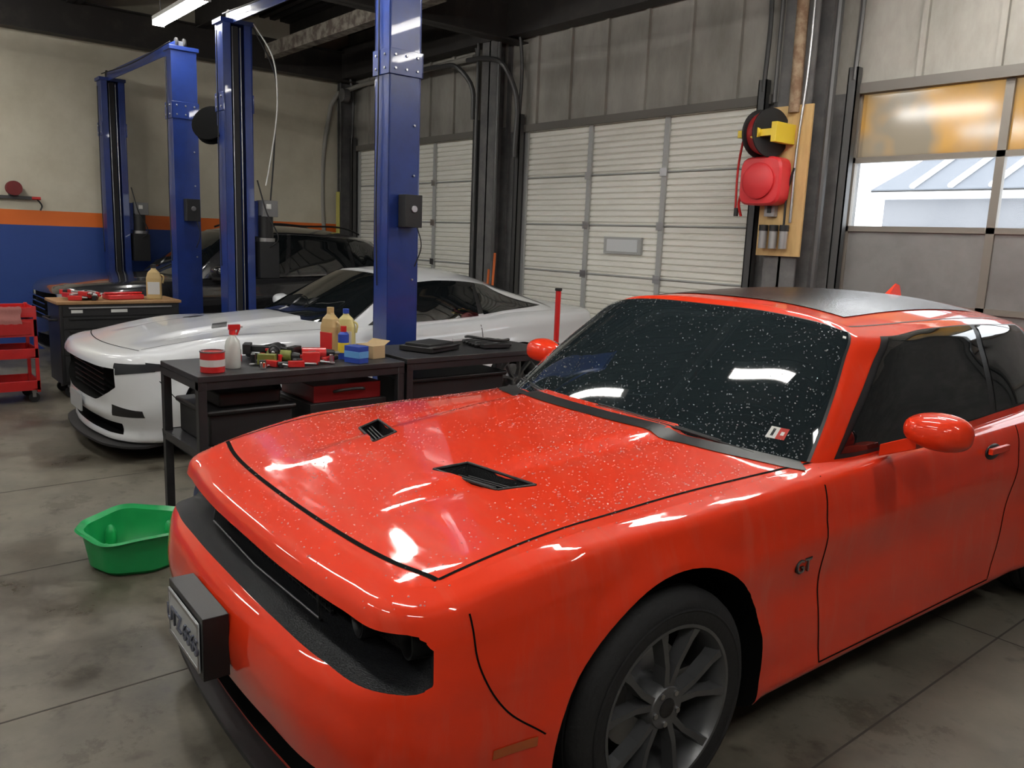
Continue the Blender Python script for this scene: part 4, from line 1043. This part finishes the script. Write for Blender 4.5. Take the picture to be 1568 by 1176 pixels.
# ------------------------------------------------ wall details
m=MB();m.bx(XL,XL+.06,1.0,2.05,1.93,1.97,TRK);m.bx(XL,XL+.3,1.2,1.24,1.9,1.95,TRK);m.cyl((XL+.05,2.05,1.95),(XL+.05,2.15,1.95),.02,RED)
m.tube([(XL+.05,2.1,1.95),(XL+.05,2.16,1.85),(XL+.05,2.14,1.8)],.01,BLK)
M=Matrix.Translation((XL+.1,1.85,2.06))@Matrix.Rotation(math.radians(90),4,'Y')
m.lathe([(0,-.05),(.09,-.05),(.09,-.04),(.05,-.03),(.05,.03),(.09,.04),(.09,.05),(0,.05)],mat('maroon',(.15,.01,.01),.4),M,24)
m.bx(XL,XL+.1,1.8,1.9,1.97,2.0,TRK);m.build('wall_rail_reel')
m=MB();m.tube([(XL+.06,YB-.35,0),(XL+.06,YB-.35,3.5),(XL+.1,YB-.3,3.75),(XL+.3,YB-.15,3.85),(XL+1.5,YB-.12,3.88),(XL+3.5,YB-.12,3.9)],.035,mat('pipe_grey',(.3,.29,.26),.5),n=12)
m.cyl((XL+.35,YB-.3,3.75),(XL+.35,YB-.2,3.75),.1,POST,n=20);m.build('wall_pipe')
m=MB();PYEL=mat('guard_yellow',(.6,.55,.15),.6)
m.bx(-12.03,-11.98,YB-.3,YB-.26,1.55,2.3,PYEL);m.build('corner_guard')
m=MB();OR=mat('orange_rod',(.7,.15,.03),.5)
for i,(x,c) in enumerate(((-8.6,PYEL),(-7.94,OR),(-7.88,POST),(-7.83,OR))):
    m.tube([(x,YB-.45,.02),(x+.01,YB-.38,1.2+.1*i)],.015,c,n=8)
m.build('long_handled_tools')
m=MB();
for x,r in((-8.42,.02),(-8.0,.025)):
    m.tube([(x,YB-.27,0),(x,YB-.27,4.0)],r,TRK,n=8)
m.build('conduit_pipes')
PLY=mat('plywood',(.62,.42,.18),.6,noise=(3,(.5,.32,.13),.4,.7),stretch=(5,1,1))
YW=YB-.26
B_=grp('reel_board');m=MB();m.bx(-4.25,-3.83,YW-.02,YW,1.62,2.86,PLY);m.build('plywood_panel',B_)
m=MB()
M=Matrix.Translation((-4.16,YW-.16,2.63))@Matrix.Rotation(math.radians(90),4,'Y')@Matrix.Rotation(.25,4,'X')
m.lathe([(0,-.07),(.2,-.07),(.2,-.055),(.12,-.05),(.12,.05),(.2,.055),(.2,.07),(0,.07)],BLKM,M,32)
for k in range(4):m.lathe_open([(.13+.012*k,-.05),(.145+.012*k,0),(.13+.012*k,.05)],mat('red_hose',(.3,.02,.02),.4),M,32)
m.bx(-4.34,-3.98,YW-.30,YW-.27,2.59,2.65,YEL);m.bx(-4.34,-4.31,YW-.3,YW-.02,2.59,2.65,YEL);m.bx(-4.02,-3.97,YW-.3,YW-.02,2.54,2.70,YEL)
m.cyl((-4.16,YW-.33,2.62),(-4.16,YW-.26,2.62),.05,YEL,n=20)
m.build('air_hose_reel',B_,bevel=.003)
m=MB()
M=Matrix.Translation((-4.16,YW-.14,2.24))@Matrix.Rotation(math.radians(90),4,'X')
rr=mat('reel_red',(.62,.03,.035),.4)
n=40
def sqr(r,z):return [(r*(1/(abs(math.cos(t))**5+abs(math.sin(t))**5)**.2)*math.cos(t),r*(1/(abs(math.cos(t))**5+abs(math.sin(t))**5)**.2)*math.sin(t),z) for t in[2*math.pi*i/n for i in range(n)]]
rs=[sqr(.17,-.1),sqr(.2,-.09),sqr(.2,.04),sqr(.185,.06),sqr(.10,.07)]
for a,b in zip(rs[:-1],rs[1:]):m.hexa(a,b,rr,M)
m.lathe([(0,.06),(.15,.06),(.15,.085),(.13,.095),(0,.095)],rr,M,32)
m.tube([(-4.34,YW-.14,2.2),(-4.40,YW-.12,2.05),(-4.38,YW-.1,1.95)],.012,RED);m.tube([(-4.36,YW-.16,2.7),(-4.42,YW-.14,2.4),(-4.43,YW-.12,2.0)],.01,RED);m.cyl((-4.42,YW-.12,2.02),(-4.42,YW-.12,1.95),.02,BLK)
m.build('cord_reel',B_)
m=MB()
m.bx(-4.17,-4.07,YW-.07,YW-.02,1.95,2.09,mat('box_grey',(.3,.3,.3),.4));m.bx(-4.14,-4.10,YW-.075,YW-.07,1.98,2.06,BLK)
for x in(-4.16,-4.06,-3.96):
    m.cyl((x,YW-.07,1.68),(x,YW-.07,1.83),.035,mat('filter_grey',(.4,.4,.4),.3,.5),n=18);m.cyl((x,YW-.07,1.83),(x,YW-.07,1.88),.04,BLK,n=18)
m.tube([(-3.93,YW-.04,1.9),(-3.93,YW-.04,2.5),(-3.9,YW-.04,3.0),(-3.9,YW-.04,4.2)],.012,STEEL);m.tube([(-3.98,YW-.05,1.85),(-3.97,YW-.05,2.2),(-3.93,YW-.05,2.35)],.01,BLK)
m.build('outlets_and_filters',B_,bevel=.002)
m=MB();m.tube([(-4.0,YW-.02,2.8),(-4.02,YW-.02,4.3)],.05,mat('rusty_pipe',(.35,.26,.17),.8,noise=(10,(.2,.12,.07),.4,.6)),n=12);m.tube([(-4.2,YW-.02,2.9),(-4.2,YW-.02,4.3)],.018,TRK)
m.tube([(-3.72,YW+.05,.0),(-3.72,YW+.05,4.3)],.03,TRK);m.build('vertical_pipes',B_)
w=bpy.data.worlds.new('world');SC.world=w;w.use_nodes=True
bg=w.node_tree.nodes['Background'];bg.inputs[0].default_value=(.95,.98,1,1);bg.inputs[1].default_value=4.5
